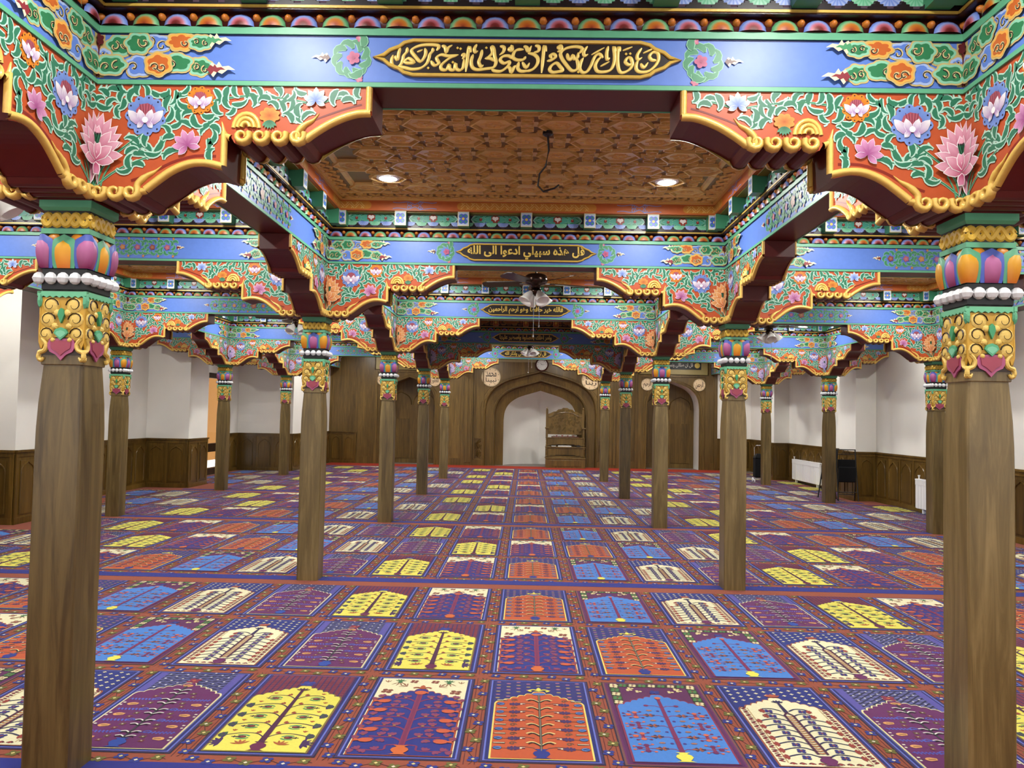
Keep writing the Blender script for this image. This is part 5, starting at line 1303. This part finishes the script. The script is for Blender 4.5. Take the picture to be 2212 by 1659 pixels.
def folded_chair(x, y, rz, label):
    e = empty('folding_chair', (x, y, .024), label, 'chair', 'folded black metal chairs', rz); T = 'black'
    def part(fn, name, mat='black'):
        mb = MB(); fn(mb); place(mb.mesh(name, mat), name, e)
    for s in (-1, 1):
        part(lambda mb: mb.tube([(s*.19, 0, 0), (s*.185, .10, .55), (s*.18, .16, 1.0)], .012, '#101010', 8), 'front_leg')
        part(lambda mb: mb.tube([(s*.16, .14, 0), (s*.16, .09, .35), (s*.16, .10, .62)], .011, '#101010', 8), 'rear_leg')
    part(lambda mb: mb.tube([(-.18, .16, .99), (.18, .16, .99)], .010, '#101010', 8), 'top_rail')
    part(lambda mb: [mb.tube([(-.18, .145, .90), (.18, .145, .90)], .008, '#101010', 6), mb.tube([(a, .15, .90) if i % 2 == 0 else (a, .155, .98) for i, a in enumerate([-.08, -.04, 0, .04, .08])], .006, '#101010', 6)], 'back_lattice')
    part(lambda mb: mb.box(-.165, .165, .105, .125, .62, .80, ch=.006), 'backrest', 'blackcloth')
    part(lambda mb: mb.box(-.16, .16, .055, .10, .36, .66, ch=.015), 'seat', 'blackcloth')
    part(lambda mb: mb.tube([(-.185, .03, .17), (.185, .03, .17)], .009, '#101010', 6), 'stretcher'); part(lambda mb: mb.tube([(-.16, .125, .12), (.16, .125, .12)], .008, '#101010', 6), 'stretcher')
folded_chair(6.32, 11.93, -.05, 'folded black metal chair leaning squarely against the white pier')
folded_chair(6.05, 12.42, PI/2*.0-1.2, 'second folded black chair, turned sideways behind the column')
e = empty('trolley_bag', (5.93, 16.35, .024), 'black shopping trolley bag on white wheels by the column', 'bag')
mb = MB(); mb.box(-.14, .14, -.10, .10, .10, .62, '#101013', .03); place(mb.mesh('bag_body', 'blackcloth'), 'bag_body', e)
mb = MB(); mb.add([(-.15, -.11, .60), (.15, -.11, .60), (.15, .11, .60), (-.15, .11, .60), (-.08, -.05, .70), (.08, -.05, .70), (.08, .05, .70), (-.08, .05, .70)], [(0, 1, 5, 4), (1, 2, 6, 5), (2, 3, 7, 6), (3, 0, 4, 7), (4, 5, 6, 7)], '#1a1a1c'); place(mb.mesh('bag_flap', 'blackcloth'), 'flap', e)
mb = MB(); mb.tube([(-.1, .12, .06), (-.1, .13, .85), (-.06, .13, .90), (.06, .13, .90), (.1, .13, .85), (.1, .12, .06)], .010, '#c8c8c8', 8); place(mb.mesh('handle', 'steel'), 'handle', e)
mb = MB(); mb.tube([(-.16, -.12, .03), (-.14, .1, .07), (.14, .1, .07), (.16, -.12, .03)], .010, '#e8e8e8', 8); mb.tube([(-.16, -.12, .0), (-.16, -.12, .06)], .01, '#e8e8e8'); place(mb.mesh('bag_stand', 'white'), 'stand', e)
for s in (-1, 1):
    mb = MB(); mb.lathe([(.03, -.012), (.05, -.008), (.05, .008), (.03, .012)], '#e0e0e0', 14); place(mb.mesh('wheel', 'white'), 'wheel', e, (s*.15, .10, .05), (0, PI/2, 0))
mb = MB(); mb.box(-.05, .05, -.16, .16, 0, .42, '#0c0c0e', .03); mb.box(-.075, -.05, -.12, .12, .04, .24, '#141416', .01); mb.tube([(-.055, -.08, .06), (-.09, -.08, .2), (-.055, -.08, .40)], .012, '#18181a'); mb.tube([(-.055, .08, .06), (-.09, .08, .2), (-.055, .08, .40)], .012, '#18181a'); mb.tube([(0, -.03, .42), (0, 0, .46), (0, .03, .42)], .008, '#18181a')
o = place(mb.mesh('backpack', 'blackcloth'), 'backpack', None, (6.48, 17.5, .48)); tag(o, 'black backpack hanging on the white pier behind the trolley bag', 'bag')
e = empty('stanchion', (-6.95, 13.15, .024), 'slim chrome barrier post standing beside the glazed door', 'post')
mb = MB(); mb.lathe([(.13, 0), (.13, .012), (.05, .03), (.022, .04)], '#ffffff', 18); place(mb.mesh('post_base', 'steel'), 'base', e)
mb = MB(); mb.lathe([(.022, .03), (.022, .86), (.035, .87), (.035, .90), (.02, .92), (.028, .95), (.01, .97)], '#ffffff', 12); place(mb.mesh('post_tube', 'steel'), 'tube', e)
mb = MB(); mb.tube([(.03, 0, .84), (.05, .1, .55), (.04, .2, .30)], .008, '#e8e8e8'); place(mb.mesh('post_chain', 'steel'), 'chain', e)
# glazed door
d = place(None, 'door_1', None, (WL-.1, 14.92, 0)); d['kind'] = 'structure'; d['label'] = 'tall dark wooden glazed door in the side wall'
mb = MB()
for y in (-1.22, 0, 1.12): mb.box(-.06, .06, y, y+.10, 0, 2.45)
mb.box(-.06, .06, -1.22, 1.22, 2.33, 2.45); mb.box(-.06, .06, -1.22, 1.22, .55, .75); mb.box(-.06, .06, -1.22, 1.22, 0, .16); place(mb.mesh('door_frame', 'darkwood'), 'frame', d)
for (y0, y1) in ((-1.12, 0), (.10, 1.12)):
    for (z0, z1) in ((.16, .55), (.75, 2.33)):
        mb = MB(); mb.box(-.006, .006, y0, y1, z0, z1); place(mb.mesh('pane', 'glass'), 'pane', d)
mb = MB(); mb.tube([(.06, -.04, .95), (.12, -.04, .97), (.12, -.04, 1.25), (.06, -.04, 1.27)], .012, '#d0d0d0'); place(mb.mesh('door_handle', 'steel'), 'handle', d)
mb = MB(); mb.box(-10.6, -10.4, 10, 48, -.1, 5.0); o = place(mb.mesh('neighbour_wall', 'yellowwall'), 'outer_wall'); tag(o, 'yellow outside wall seen through the glazed door', 'wall')

# ------------------------------------------------------------------ ceiling fans with glass shades
def fan_parts():
    mb = MB(); mb.lathe([(.06, .30), (.06, .27), (.014, .25), (.014, .06), (.03, .05)], '#fff0e0', 14); rod = mb.mesh('fan_rod', 'bronze', False)
    mb = MB(); mb.lathe([(.03, .06), (.10, .05), (.13, .03), (.135, -.04), (.11, -.07), (.06, -.08), (.055, -.13), (.075, -.14), (.07, -.17), (.02, -.20), (.004, -.21)], '#ffffff', 22); mot = mb.mesh('fan_motor', 'bronze', True)
    mb = MB(); vs = []
    pts = [(.17, -.045), (.22, -.06), (.60, -.075), (.66, -.05), (.67, 0), (.66, .05), (.60, .075), (.22, .06), (.17, .045)]
    mb.prism(pts, lambda u, v, t: (u, v, -.055+v*.28+t), 0, .008, '#3a1f14', '#3a1f14'); mb.box(.08, .20, -.015, .015, -.062, -.05, '#6a5030'); bl = mb.mesh('fan_blade', 'darkwood')
    mb = MB(); mb.lathe([(.022, 0), (.03, -.02), (.05, -.05), (.062, -.09), (.066, -.12), (.085, -.155), (.082, -.156), (.060, -.12), (.045, -.06), (.02, -.02)], '#ffffff', 16, caps=False); sh = mb.mesh('glass_shade', 'shade', True)
    return rod, mot, bl, sh
FR, FM, FB, FS = fan_parts()
def fan(x, y, rz, label):
    e = empty('ceiling_fan', (x, y, 3.19), label, 'ceiling fan', 'ceiling fans with glass shades', rz)
    place(FR, 'rod', e); place(FM, 'motor', e)
    for k in range(5): place(FB, 'blade', e, rot=(0, 0, k*2*PI/5))
    for k in range(4):
        a = k*PI/2+.2; place(FS, 'glass_shade', e, (.06*cos(a), .06*sin(a), -.16), (0, -.62, a), (1, 1, 1))
    for s, L in ((-1, .48), (1, .36)):
        mb = MB(); mb.tube([(0, 0, 0), (0, 0, -L)], .0025, '#c8c0b0', 5); mb.lathe([(.003, -L), (.009, -L-.01), (.009, -L-.03), (.003, -L-.04)], '#302018', 8); place(mb.mesh('pull_chain', 'steel'), 'pull_chain', e, (.035*s, -.03, -.19))
fan(.12, 5.85, .35, 'bronze ceiling fan with tulip glass shades in the central aisle, rear one'); fan(.1, 13.65, .2, 'bronze ceiling fan with tulip glass shades in the central aisle, nearest the mihrab')
fan(-3.9, 9.75, .9, 'bronze ceiling fan on the glazed-door side, between second and third column rows'); fan(4.1, 9.75, 1.3, 'bronze ceiling fan on the radiator side, between second and third column rows'); fan(-3.75, 1.95, .1, 'bronze ceiling fan on the glazed-door side, between fourth and fifth column rows')
